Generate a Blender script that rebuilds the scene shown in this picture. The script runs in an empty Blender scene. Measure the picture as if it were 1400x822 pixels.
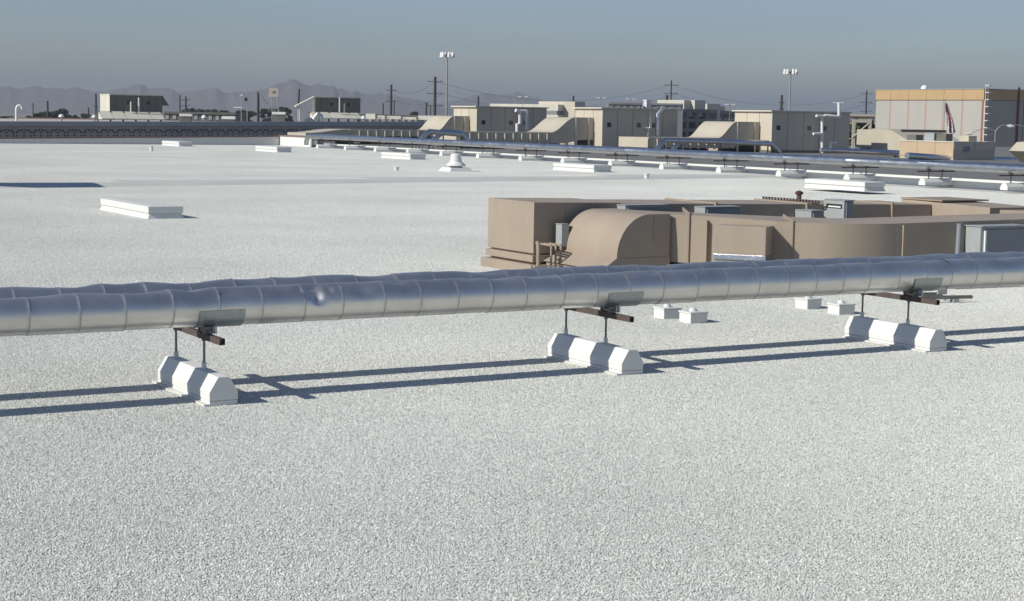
import bpy, math, random
from mathutils import Vector, Matrix
random.seed(7)
S = bpy.context.scene
COL = S.collection
R_ = math.radians

# ------------------------------------------------------------------ camera
# world: x runs along the near twin pipes, y away across the roof, z up; roof surface is z = 0
CAM_H = 3.0
FPX = 2276.0
AX = Vector((0.86643066, -0.49901630, 0.01675233))
AY = Vector((0.04022486, 0.10320564, 0.99384634))
AZ = Vector((-0.49767447, -0.86042508, 0.10949340))
cam = bpy.data.cameras.new('camera'); camo = bpy.data.objects.new('camera', cam); COL.objects.link(camo)
m = Matrix((AX, AY, AZ)).transposed().to_4x4(); m.translation = Vector((0, 0, CAM_H)); camo.matrix_world = m
cam.sensor_width = 36; cam.lens = 36 * FPX / 1400; cam.clip_start = .1; cam.clip_end = 30000
S.camera = camo

# ------------------------------------------------------------------ sky, sun, exposure
SUN_TRAVEL = Vector((1.5, -.08, -1.0)).normalized()
W = bpy.data.worlds.new('World'); S.world = W; W.use_nodes = True
wn = W.node_tree.nodes; wl = W.node_tree.links; wn.clear()
sky = wn.new('ShaderNodeTexSky'); sky.sky_type = 'NISHITA'; sky.sun_disc = False
sky.sun_elevation = math.asin(-SUN_TRAVEL.z); sky.sun_rotation = math.atan2(-SUN_TRAVEL.x, -SUN_TRAVEL.y)
sky.altitude = 350; sky.air_density = 1.0; sky.dust_density = .5; sky.ozone_density = 3.5
bg = wn.new('ShaderNodeBackground'); bg.inputs[1].default_value = .078
wo = wn.new('ShaderNodeOutputWorld')
tint = wn.new('ShaderNodeVectorMath'); tint.operation = 'MULTIPLY'; tint.inputs[1].default_value = (.99, .97, 1.06)
tc = wn.new('ShaderNodeTexCoord'); mpw = wn.new('ShaderNodeMapping'); mpw.inputs['Scale'].default_value = (2.2, 2.2, 16)
cir = wn.new('ShaderNodeTexNoise'); cir.inputs['Scale'].default_value = 1.6; cir.inputs['Detail'].default_value = 5      # faint streaky cirrus over the whole sky
mrw = wn.new('ShaderNodeMapRange'); mrw.inputs[1].default_value = .35; mrw.inputs[2].default_value = .75; mrw.inputs[3].default_value = .97; mrw.inputs[4].default_value = 1.09
scw = wn.new('ShaderNodeVectorMath'); scw.operation = 'SCALE'
wl.new(tc.outputs['Generated'], mpw.inputs[0]); wl.new(mpw.outputs[0], cir.inputs['Vector']); wl.new(cir.outputs['Fac'], mrw.inputs[0])
wl.new(sky.outputs[0], tint.inputs[0]); wl.new(tint.outputs[0], scw.inputs[0]); wl.new(mrw.outputs[0], scw.inputs['Scale']); wl.new(scw.outputs[0], bg.inputs[0]); wl.new(bg.outputs[0], wo.inputs[0])
sl = bpy.data.lights.new('sun', 'SUN'); sl.energy = 4.35; sl.angle = R_(.53); sl.color = (1, .97, .885)
so = bpy.data.objects.new('sun', sl); COL.objects.link(so); so.rotation_euler = SUN_TRAVEL.to_track_quat('-Z', 'Y').to_euler()
so.location = (-40, 0, 60)
S.view_settings.view_transform = 'Standard'; S.view_settings.look = 'None'; S.view_settings.exposure = .1; S.view_settings.gamma = 1
S.view_settings.use_curve_mapping = False
S.cycles.volume_bounces = 0; S.cycles.max_bounces = 8

# survey helpers: sight line through a spot of the photograph (1400 x 822), cut with a known plane
def ray(px, py): return AX * ((px - 700) / FPX) - AY * ((py - 411) / FPX) - AZ
def on_z(px, py, z=0):
    d = ray(px, py); return Vector((0, 0, CAM_H)) + d * ((z - CAM_H) / d.z)
def on_x(px, py, x):
    d = ray(px, py); return Vector((0, 0, CAM_H)) + d * (x / d.x)
def on_y(px, py, y):
    d = ray(px, py); return Vector((0, 0, CAM_H)) + d * (y / d.y)
def at_d(px, py, D):
    d = ray(px, py); f = Vector((.5007, .8656, 0)); return Vector((0, 0, CAM_H)) + d * (D / d.dot(f))

# ------------------------------------------------------------------ materials
MATS = {}
def mat(name, col, rough=.6, metal=0., var=.08, scale=3., bump=0., bscale=60., spec=.4, streak=0., dirt=None):
    if name in MATS: return MATS[name]
    M = bpy.data.materials.new(name); M.use_nodes = True; n = M.node_tree.nodes; l = M.node_tree.links
    b = n['Principled BSDF']; b.inputs['Roughness'].default_value = rough; b.inputs['Metallic'].default_value = metal
    b.inputs['Specular IOR Level'].default_value = spec
    geo = n.new('ShaderNodeNewGeometry')
    mp = n.new('ShaderNodeMapping'); l.new(geo.outputs['Position'], mp.inputs[0])
    if streak: mp.inputs['Scale'].default_value = (1, 1, streak)
    t = n.new('ShaderNodeTexNoise'); t.inputs['Scale'].default_value = scale; t.inputs['Detail'].default_value = 6; t.inputs['Roughness'].default_value = .62
    l.new(mp.outputs[0], t.inputs['Vector'])
    r = n.new('ShaderNodeValToRGB'); l.new(t.outputs['Fac'], r.inputs[0])
    lo = [max(0, c * (1 - var)) for c in col]; hi = [min(1, c * (1 + var)) for c in col]
    if dirt: lo = dirt
    r.color_ramp.elements[0].position = .3; r.color_ramp.elements[1].position = .68
    r.color_ramp.elements[0].color = (*lo, 1); r.color_ramp.elements[1].color = (*hi, 1)
    l.new(r.outputs[0], b.inputs['Base Color'])
    if metal > .5 or rough < .5:
        mr = n.new('ShaderNodeMapRange'); l.new(t.outputs['Fac'], mr.inputs[0]); mr.inputs[3].default_value = rough * .75; mr.inputs[4].default_value = rough * 1.3
        l.new(mr.outputs[0], b.inputs['Roughness'])
    if bump:
        t2 = n.new('ShaderNodeTexNoise'); t2.inputs['Scale'].default_value = bscale; t2.inputs['Detail'].default_value = 3
        l.new(geo.outputs['Position'], t2.inputs['Vector'])
        bp = n.new('ShaderNodeBump'); bp.inputs['Strength'].default_value = bump; bp.inputs['Distance'].default_value = .02
        l.new(t2.outputs['Fac'], bp.inputs['Height']); l.new(bp.outputs[0], b.inputs['Normal'])
    MATS[name] = M; return M

def gravel_mat():
    M = bpy.data.materials.new('white_gravel'); M.use_nodes = True; n = M.node_tree.nodes; l = M.node_tree.links
    b = n['Principled BSDF']; b.inputs['Roughness'].default_value = .85; b.inputs['Specular IOR Level'].default_value = .25
    g = n.new('ShaderNodeNewGeometry'); r = n.new('ShaderNodeValToRGB'); l.new(g.outputs['Random Per Island'], r.inputs[0])
    cr = r.color_ramp; cr.elements[0].position = 0; cr.elements[0].color = (.38, .38, .35, 1); cr.elements[1].position = 1; cr.elements[1].color = (.80, .80, .74, 1)
    for p, c in ((.06, (.52, .52, .48, 1)), (.16, (.63, .63, .58, 1)), (.5, (.68, .68, .63, 1))):
        e = cr.elements.new(p); e.color = c
    t = n.new('ShaderNodeTexNoise'); t.inputs['Scale'].default_value = .16; t.inputs['Detail'].default_value = 7; l.new(g.outputs['Position'], t.inputs['Vector'])
    mr = n.new('ShaderNodeMapRange'); mr.inputs[1].default_value = .3; mr.inputs[2].default_value = .7; mr.inputs[3].default_value = .89; mr.inputs[4].default_value = 1.06; l.new(t.outputs['Fac'], mr.inputs[0])
    mx = n.new('ShaderNodeVectorMath'); mx.operation = 'SCALE'; l.new(r.outputs[0], mx.inputs[0]); l.new(mr.outputs[0], mx.inputs['Scale'])
    l.new(mx.outputs[0], b.inputs['Base Color']); return M

GRAVEL = gravel_mat()
WHITE_ROOF = mat('white_roof_coating', (.56, .56, .52), .85, var=.05, scale=.4, bump=.5, bscale=55)
GREY_ROOF = mat('grey_roof', (.17, .165, .155), .9, var=.14, scale=.5, bump=.3, bscale=8)
SOIL = mat('desert_soil', (.24, .2, .15), .95, var=.25, scale=.01)
WHITE = mat('white_coating', (.72, .72, .68), .5, var=.035, scale=5, bump=.12, bscale=40)
WHITE2 = mat('white_membrane', (.63, .625, .585), .6, var=.07, scale=3, bump=.2, bscale=12)
ALU = mat('aluminium_jacket', (.68, .665, .63), .37, .9, var=.09, scale=2.5, bump=.10, bscale=2.2)
ALUFAR = mat('aluminium_far', (.62, .62, .62), .32, 1., var=.1, scale=2)
SEAM = mat('jacket_lap_edge', (.46, .45, .44), .5, .85, var=.15, scale=20)
GALV = mat('galvanised_shield', (.36, .40, .40), .45, 1., var=.14, scale=16)
RUST = mat('rusty_channel', (.105, .08, .072), .7, .2, var=.3, scale=14, bump=.2)
DARK = mat('hollow_shade', (.012, .012, .012), .9, var=.2)  # near-black colour stands in for the shade inside openings
STEEL = mat('steel_rod', (.22, .21, .2), .5, .7, var=.2, scale=12)
TAN = mat('tan_duct_paint', (.345, .282, .216), .6, var=.09, scale=1.1, bump=.16, bscale=1.8, streak=.35)
TAN2 = mat('tan_duct_paint_flange', (.30, .24, .18), .65, var=.06, scale=3)
CREAM = mat('cream_unit_paint', (.53, .475, .385), .55, var=.05, scale=.5, streak=.2)
CREAM2 = mat('cream_trim', (.57, .535, .45), .55, var=.05, scale=.5)
SANDY = mat('sandy_duct_paint', (.48, .43, .34), .6, var=.06, scale=.5)
GREYBOX = mat('grey_enclosure', (.36, .38, .38), .5, .1, var=.04, scale=4)
GREYBOX2 = mat('blue_grey_door', (.23, .245, .265), .75, 0., var=.05, scale=4)
BLACK = mat('black_paint', (.02, .02, .022), .5, var=.2)
LABEL = mat('paper_label', (.75, .75, .72), .6, var=.03)
TAPE = mat('foil_tape', (.75, .76, .8), .18, 1., var=.15, scale=25, bump=.6, bscale=35)
BRICK = mat('dark_block_wall', (.33, .315, .295), .9, var=.12, scale=1.2)
COPING = mat('blue_grey_coping', (.36, .37, .39), .6, var=.1, scale=.6)
REDCOPE = mat('reddish_coping', (.20, .135, .125), .7, var=.12, scale=1)
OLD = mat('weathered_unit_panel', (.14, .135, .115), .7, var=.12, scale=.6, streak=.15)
OLDLIT = mat('weathered_cream_panel_lit', (.60, .575, .48), .65, var=.09, scale=.8, streak=.3)  # pale twin of OLD, its sunlit look put into the colour
POLE = mat('weathered_pole_wood', (.055, .05, .048), .9, var=.2)
GPOLE = mat('galvanised_pole', (.34, .33, .31), .5, .3, var=.08)
LAMPW = mat('white_lamp_housing', (.72, .72, .70), .4, var=.04)
CONC = mat('precast_panel', (.40, .385, .345), .8, var=.05, scale=.25, streak=.3)
OCHRE = mat('ochre_metal_band', (.46, .32, .165), .6, var=.06, scale=.4)
SALMON = mat('salmon_joint', (.44, .31, .25), .7, var=.06)
GARAGE = mat('garage_concrete', (.20, .20, .19), .8, var=.12, scale=.2)
REDDISH = mat('red_brick_band', (.25, .12, .095), .8, var=.15, scale=.2)
LEAF = mat('foliage', (.055, .07, .03), .7, var=.35, scale=.6)
BARK = mat('bark', (.08, .06, .045), .9, var=.2)
ROCK = mat('mountain_rock', (.16, .12, .10), .95, var=.3, scale=.004)
FRED = mat('flag_red', (.30, .05, .06), .7, var=.1); FWHITE = mat('flag_white', (.6, .57, .55), .7, var=.05); FBLUE = mat('flag_navy', (.035, .04, .09), .7, var=.1)
SIGN = mat('beige_sign', (.42, .38, .32), .6, var=.06)

# ------------------------------------------------------------------ mesh builder
class MB:
    def __init__(s): s.v = []; s.f = []; s.mi = []
    def add(s, vs, fs, mi=0):
        o = len(s.v); s.v += [tuple(p) for p in vs]; s.f += [tuple(i + o for i in f) for f in fs]; s.mi += [mi] * len(fs); return s
    def box(s, x0, x1, y0, y1, z0, z1, mi=0):
        return s.add([(x0,y0,z0),(x1,y0,z0),(x1,y1,z0),(x0,y1,z0),(x0,y0,z1),(x1,y0,z1),(x1,y1,z1),(x0,y1,z1)],
                     [(0,3,2,1),(4,5,6,7),(0,1,5,4),(1,2,6,5),(2,3,7,6),(3,0,4,7)], mi)
    def prism(s, poly, z0, z1, mi=0):            # plan polygon (counter-clockwise); z0 / z1 numbers or lists
        n = len(poly); a = z0 if isinstance(z0, (list, tuple)) else [z0] * n; b = z1 if isinstance(z1, (list, tuple)) else [z1] * n
        vs = [(p[0], p[1], a[i]) for i, p in enumerate(poly)] + [(p[0], p[1], b[i]) for i, p in enumerate(poly)]
        return s.add(vs, [tuple(range(n - 1, -1, -1)), tuple(range(n, 2 * n))] + [(i, (i + 1) % n, n + (i + 1) % n, n + i) for i in range(n)], mi)
    def prof_y(s, prof, y0, y1, mi=0):           # (x,z) profile, clockwise seen from -y is fine; extruded along y
        n = len(prof); vs = [(p[0], y0, p[1]) for p in prof] + [(p[0], y1, p[1]) for p in prof]
        return s.add(vs, [tuple(range(n)), tuple(range(2 * n - 1, n - 1, -1))] + [((i + 1) % n, i, n + i, n + (i + 1) % n) for i in range(n)], mi)
    def prof_x(s, prof, x0, x1, mi=0):           # (y,z) profile extruded along x
        n = len(prof); vs = [(x0, p[0], p[1]) for p in prof] + [(x1, p[0], p[1]) for p in prof]
        return s.add(vs, [tuple(range(n - 1, -1, -1)), tuple(range(n, 2 * n))] + [(i, (i + 1) % n, n + (i + 1) % n, n + i) for i in range(n)], mi)
    def tube(s, pts, r, n=12, mi=0, cap=True):
        pts = [Vector(p) for p in pts]; rs = r if isinstance(r, (list, tuple)) else [r] * len(pts); rings = []
        up = None
        for i, p in enumerate(pts):
            t = (pts[min(i + 1, len(pts) - 1)] - pts[max(i - 1, 0)]).normalized()
            if up is None: up = t.orthogonal().normalized()
            up = (up - t * up.dot(t)).normalized(); w = t.cross(up)
            rings.append([p + (up * math.cos(a) + w * math.sin(a)) * rs[i] for a in (2 * math.pi * k / n for k in range(n))])
        vs = [q for g in rings for q in g]; fs = []
        for i in range(len(pts) - 1):
            for k in range(n): fs.append((i * n + k, i * n + (k + 1) % n, (i + 1) * n + (k + 1) % n, (i + 1) * n + k))
        if cap: fs += [tuple(range(n - 1, -1, -1)), tuple((len(pts) - 1) * n + k for k in range(n))]
        return s.add(vs, fs, mi)
    def revolve(s, prof, c, n=24, mi=0):         # (r,z) profile about the vertical through c
        vs = []; fs = []
        for r, z in prof: vs += [(c[0] + r * math.cos(2 * math.pi * k / n), c[1] + r * math.sin(2 * math.pi * k / n), c[2] + z) for k in range(n)]
        for i in range(len(prof) - 1):
            for k in range(n): fs.append((i * n + k, i * n + (k + 1) % n, (i + 1) * n + (k + 1) % n, (i + 1) * n + k))
        fs += [tuple(range(n - 1, -1, -1)), tuple((len(prof) - 1) * n + k for k in range(n))]
        return s.add(vs, fs, mi)
    def build(s, name, mt, parent=None, smooth=False, bevel=0, org=(0, 0, 0)):
        me = bpy.data.meshes.new(name); o = Vector(org)
        me.from_pydata([tuple(Vector(p) - o) for p in s.v], [], s.f); me.validate()
        for q in (mt if isinstance(mt, (list, tuple)) else [mt]): me.materials.append(q)
        if len(me.polygons) == len(s.mi): me.polygons.foreach_set('material_index', s.mi)
        ob = bpy.data.objects.new(name, me); COL.objects.link(ob)
        if parent: ob.parent = parent
        else: ob.location = o
        if smooth:
            me.polygons.foreach_set('use_smooth', [True] * len(me.polygons))
            try: me.set_sharp_from_angle(angle=R_(38))
            except Exception: pass
        if bevel:
            md = ob.modifiers.new('bevel', 'BEVEL'); md.width = bevel; md.segments = 2; md.limit_method = 'ANGLE'
        return ob
def tag(o, label=None, cat=None, group=None, kind=None):
    if label: o['label'] = label
    if cat: o['category'] = cat
    if group: o['group'] = group
    if kind: o['kind'] = kind
    return o
def thing(name, loc, label, cat, group=None, rz=0):
    e = bpy.data.objects.new(name, None); COL.objects.link(e); e.location = loc; e.rotation_euler.z = rz; e.empty_display_size = .2
    return tag(e, label, cat, group)
def copy_tree(o, parent=None):
    c = o.copy(); COL.objects.link(c)
    if parent: c.parent = parent
    for ch in o.children: copy_tree(ch, c)
    return c
def bez(p, n=10):
    p = [Vector(q) for q in p]; out = []
    for i in range(n + 1):
        t = i / n; q = p
        while len(q) > 1: q = [q[j].lerp(q[j + 1], t) for j in range(len(q) - 1)]
        out.append(q[0])
    return out
def scurve(x0, z0, x1, z1, n=12): return [(x0 + (x1 - x0) * i / n, z0 + (z1 - z0) * (.5 - .5 * math.cos(math.pi * i / n))) for i in range(n + 1)]

# ================================================================== SETTING
ZF = .13                                       # the far half of the roof lies one low step higher
GROUND = -9.0
tag(MB().add([(-9000,-9000,GROUND),(9000,-9000,GROUND),(9000,9000,GROUND),(-9000,9000,GROUND)], [(0,1,2,3)]).build('ground', SOIL), kind='structure')
EDGE = 58.0                                    # right edge of the white roof
BACK = 141.0                                   # far edge of the white roof
def crease(x): return 64.6 + (x - 18) * .15
tag(MB().box(-70, EDGE, -45, 80, GROUND, 0).build('white_roof', WHITE_ROOF), kind='structure')
N = 44; vs = []; fs = []
for i in range(N + 1):
    x = -70 + (EDGE + 70) * i / N; wv = .12 * math.sin(x * .9) + .1 * math.sin(x * 2.3)
    for dy, z in ((-.05, -.01), (.1, .02), (.28 + wv * .2, .07), (.48 + wv * .4, ZF - .01), (.9 + wv, ZF)): vs.append((x, crease(x) + dy, z))
    vs.append((x, BACK, ZF))
for i in range(N):
    for k in range(5): a = i * 6 + k; fs.append((a, a + 6, a + 7, a + 1))
tag(MB().add(vs, fs).build('raised_roof', WHITE_ROOF, smooth=True), kind='structure')
tag(MB().box(-70, EDGE, 80.5, BACK + .4, GROUND, -.05).build('roof_body', WHITE_ROOF), kind='structure')
tag(MB().box(EDGE + .3, 190, -45, 177.6, GROUND, -.15).build('lower_roof', GREY_ROOF), kind='structure')

# gravel: one patch of loose stones, laid over the roof tile by tile
def gravel():
    rnd = random.Random(3); T = 2.0; n = 148; g = (1 + 5 ** .5) / 2
    ico = [Vector(p).normalized() for p in ((-1,g,0),(1,g,0),(-1,-g,0),(1,-g,0),(0,-1,g),(0,1,g),(0,-1,-g),(0,1,-g),(g,0,-1),(g,0,1),(-g,0,-1),(-g,0,1))]
    icf = ((0,11,5),(0,5,1),(0,1,7),(0,7,10),(0,10,11),(1,5,9),(5,11,4),(11,10,2),(10,7,6),(7,1,8),(3,9,4),(3,4,2),(3,2,6),(3,6,8),(3,8,9),(4,9,5),(2,4,11),(6,2,10),(8,6,7),(9,8,1))
    vs = []; fs = []; st = T / n
    for i in range(n):
        for j in range(n):
            if rnd.random() < .07: continue
            r = rnd.uniform(.0054, .0096) * (1.25 if rnd.random() < .1 else 1)
            x = -T / 2 + (i + .5 + rnd.uniform(-.45, .45)) * st; y = -T / 2 + (j + .5 + rnd.uniform(-.45, .45)) * st
            a = rnd.uniform(0, 6.28); ca, sa = math.cos(a), math.sin(a); sx, sy, sz = r * rnd.uniform(.8, 1.35), r * rnd.uniform(.7, 1.05), r * rnd.uniform(.38, .65)
            tx, ty = rnd.uniform(-.5, .5), rnd.uniform(-.5, .5); z = sz * rnd.uniform(.3, 1.0); o = len(vs)
            for p in ico:
                k = rnd.uniform(.8, 1.15); px, py, pz = p.x * sx * k, p.y * sy * k, p.z * sz * k
                pz2 = pz + tx * px + ty * py
                vs.append((x + ca * px - sa * py, y + sa * px + ca * py, z + pz2))
            fs += [(a_ + o, b_ + o, c_ + o) for a_, b_, c_ in icf]
    me = bpy.data.meshes.new('gravel'); me.from_pydata(vs, [], fs); me.materials.append(GRAVEL)
    ob = bpy.data.objects.new('gravel', me); COL.objects.link(ob)
    tag(ob, 'loose white gravel spread over the flat roof', 'gravel', kind='stuff')
    ng = bpy.data.node_groups.new('lay_gravel', 'GeometryNodeTree')
    ng.interface.new_socket('Geometry', in_out='INPUT', socket_type='NodeSocketGeometry'); ng.interface.new_socket('Geometry', in_out='OUTPUT', socket_type='NodeSocketGeometry')
    N_ = ng.nodes; L = ng.links; gi = N_.new('NodeGroupInput'); go = N_.new('NodeGroupOutput')
    x0, x1, y0, y1 = -12, EDGE - 1, 4, BACK - 1
    nx = int((x1 - x0) / T); ny = int((y1 - y0) / T)
    gr = N_.new('GeometryNodeMeshGrid'); gr.inputs['Size X'].default_value = (nx - 1) * T; gr.inputs['Size Y'].default_value = (ny - 1) * T
    gr.inputs['Vertices X'].default_value = nx; gr.inputs['Vertices Y'].default_value = ny
    cx, cy = x0 + nx * T / 2, y0 + ny * T / 2
    pos = N_.new('GeometryNodeInputPosition'); sep = N_.new('ShaderNodeSeparateXYZ'); L.new(pos.outputs[0], sep.inputs[0])
    def math_(op, a, b):
        q = N_.new('ShaderNodeMath'); q.operation = op
        for i, v in enumerate((a, b)):
            if isinstance(v, (int, float)): q.inputs[i].default_value = v
            else: L.new(v, q.inputs[i])
        return q.outputs[0]
    over = math_('SUBTRACT', sep.outputs[1], math_('MULTIPLY', sep.outputs[0], .15))     # y - .15 x, local to the grid
    thr = 64.6 - 18 * .15 + .15 * cx - cy
    up = math_('MULTIPLY', math_('GREATER_THAN', over, thr + 2.2), ZF)
    cmb = N_.new('ShaderNodeCombineXYZ'); cmb.inputs[0].default_value = cx; cmb.inputs[1].default_value = cy; L.new(up, cmb.inputs[2])
    sp = N_.new('GeometryNodeSetPosition'); L.new(gr.outputs['Mesh'], sp.inputs['Geometry']); L.new(cmb.outputs[0], sp.inputs['Offset'])
    rv = N_.new('FunctionNodeRandomValue'); rv.data_type = 'INT'; rv.inputs[4].default_value = 0; rv.inputs[5].default_value = 3
    rot = N_.new('ShaderNodeCombineXYZ'); L.new(math_('MULTIPLY', rv.outputs[2], math.pi / 2), rot.inputs[2])
    ip = N_.new('GeometryNodeInstanceOnPoints'); L.new(sp.outputs[0], ip.inputs['Points']); L.new(gi.outputs[0], ip.inputs['Instance']); L.new(rot.outputs[0], ip.inputs['Rotation'])
    L.new(ip.outputs[0], go.inputs[0])
    ob.modifiers.new('lay', 'NODES').node_group = ng
gravel()

# mountains on the skyline
def ridge(name, D, pts, seed, depth=900):
    rnd = random.Random(seed); P = []
    for (a, ya), (b, yb) in zip(pts, pts[1:]):
        k = max(2, int(abs(b - a) / 5))
        for i in range(k): t = i / k; P.append((a + (b - a) * t, ya + (yb - ya) * t + rnd.uniform(-1.6, 1.6)))
    P.append(pts[-1]); rows = 7; vs = []; fs = []
    for r in range(rows):
        t = r / (rows - 1)
        for px, py in P:
            top = at_d(px, py, D); d = Vector((top.x, top.y, 0)).normalized()
            q = Vector((top.x, top.y, 0)) - d * depth * (1 - t)
            h = (top.z - GROUND) * (t ** 1.35) * (1 + rnd.uniform(-.09, .09) * (1 if 0 < r < rows - 1 else 0))
            vs.append((q.x, q.y, GROUND - 1 + h))
    n = len(P)
    for i, (px, py) in enumerate(P):
        top = at_d(px, py, D); d = Vector((top.x, top.y, 0)).normalized(); vs.append((top.x + d.x * depth, top.y + d.y * depth, GROUND - 1))
    for r in range(rows):
        for i in range(n - 1): a = r * n + i; fs.append((a, a + 1, a + n + 1, a + n))
    tag(MB().add(vs, fs).build(name, ROCK, smooth=True), kind='structure')
ridge('mountains', 5600, [(-420,140),(-250,122),(-120,128),(-60,118),(0,118),(14,117),(28,122),(42,119),(55,118),(72,122),(90,121),(112,120),(128,127),(150,124),(168,121),(180,117),(192,114),(205,120),(230,121),(252,126),(270,124),(293,120),(310,126),(330,124),(350,125),(368,118),(380,114),(392,111),(401,107),(410,111),(421,117),(430,114),(445,115),(462,120),(480,124),(500,128),(525,128),(550,132),(575,137),(600,142),(640,148),(700,158)], 4)
ridge('far_mountains', 6600, [(560,152),(600,142),(625,137),(648,131),(657,127),(668,127),(680,130),(700,128),(707,126),(718,131),(735,133),(750,139),(768,143),(800,143),(840,148),(900,152),(960,158),(1040,166)], 9)

# ================================================================== NEAR TWIN PIPES
def jacket(name, y0, zc, r0, x0, x1, first, seed, dents, label):
    rnd = random.Random(seed)
    t = thing(name, (x0, y0, zc), label, 'pipe', 'twin jacketed pipes across the roof')
    x = x0; k = 0; seg = 36
    while x < x1:
        Ls = rnd.uniform(.44, .52)
        if first and k == 0: Ls = first
        n = 24; vs = []; fs = []; loc = [(d[0], d[1], d[2], d[3], d[4]) for d in dents if abs(d[0] - x - Ls / 2) < .8]
        for _ in range(rnd.choice((0, 1, 1, 2))): loc.append((x + rnd.uniform(.05, Ls - .05), rnd.uniform(-.5, .9), rnd.uniform(.006, .024), rnd.uniform(.06, .13), rnd.uniform(.15, .35)))
        sag = rnd.choice((0, .001, .003, .004, .008, .013)); oz = rnd.uniform(-.004, .004); oy = rnd.uniform(-.003, .003); ph = rnd.uniform(0, 6)
        st = [0, .012, .03] + [.03 + (Ls - .05) * i / (n - 4) for i in range(1, n - 4)] + [Ls - .012, Ls - .010, Ls + .005]
        for s_ in st:
            u = x + s_; tt = s_ / Ls
            for j in range(seg):
                a = 2 * math.pi * j / seg                     # 0 = straight up, + towards the viewer (-y)
                aw = (a + math.pi) % (2 * math.pi) - math.pi
                upw = max(0, math.cos(aw)) ** 1.5
                r = r0 - sag * math.sin(math.pi * min(1, max(0, tt))) * upw + .0022 * math.sin(5 * aw + ph) * math.sin(math.pi * min(1, tt)) * upw
                if s_ > Ls - .011: r += .0012
                for (du, da, dep, su, sa) in loc:
                    r -= dep * math.exp(-((u - du) / su) ** 2 - ((aw - da) / sa) ** 2)
                vs.append((u - x0, -r * math.sin(a) + oy, r * math.cos(a) + oz))
        m_ = len(st)
        for i in range(m_ - 1):
            for j in range(seg): fs.append((i * seg + j, i * seg + (j + 1) % seg, (i + 1) * seg + (j + 1) % seg, (i + 1) * seg + j))
        b = MB().add(vs, fs)
        for q in range((m_ - 2) * seg, (m_ - 1) * seg): b.mi[q] = 1
        b.build('jacket_section', [ALU, SEAM], t, smooth=True)
        # hairline bead where this section laps over the next
        x += Ls; k += 1
    return t
PY1, PZ1, PR = 16.65, .962, .205
PY2, PZ2 = 17.55, .952
jacket('jacketed_pipe', PY1, PZ1, PR, -6, 30, None, 11,
       [(7.10, 1.02, .05, .075, .27), (7.09, .45, .06, .10, .32), (7.11, 1.32, .035, .06, .22), (6.98, .9, .02, .03, .2), (6.93, .62, .03, .035, .22), (7.26, .75, .022, .04, .22), (5.1, -.1, .03, .22, .5), (9.0, .25, .018, .1, .2), (5.75, .05, .02, .12, .35), (3.9, -.1, .035, .4, .6), (10.0, .1, .02, .15, .4), (17.0, .75, .02, .05, .2), (9.35, -.1, .02, .2, .5)],
       'dented silver jacketed pipe, nearer the open gravel, with a deep creased dent')
jacket('jacketed_pipe', PY2, PZ2, PR, -6, 30, .3, 23,
       [(4.6, 0, .03, .3, .6), (6.0, -.1, .035, .3, .7), (8.3, 0, .022, .3, .6), (9.7, 0, .03, .25, .6), (12.4, 0, .02, .3, .6), (16.6, 0, .02, .4, .6)],
       'dented silver jacketed pipe behind its twin, on the tan duct side')

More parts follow.
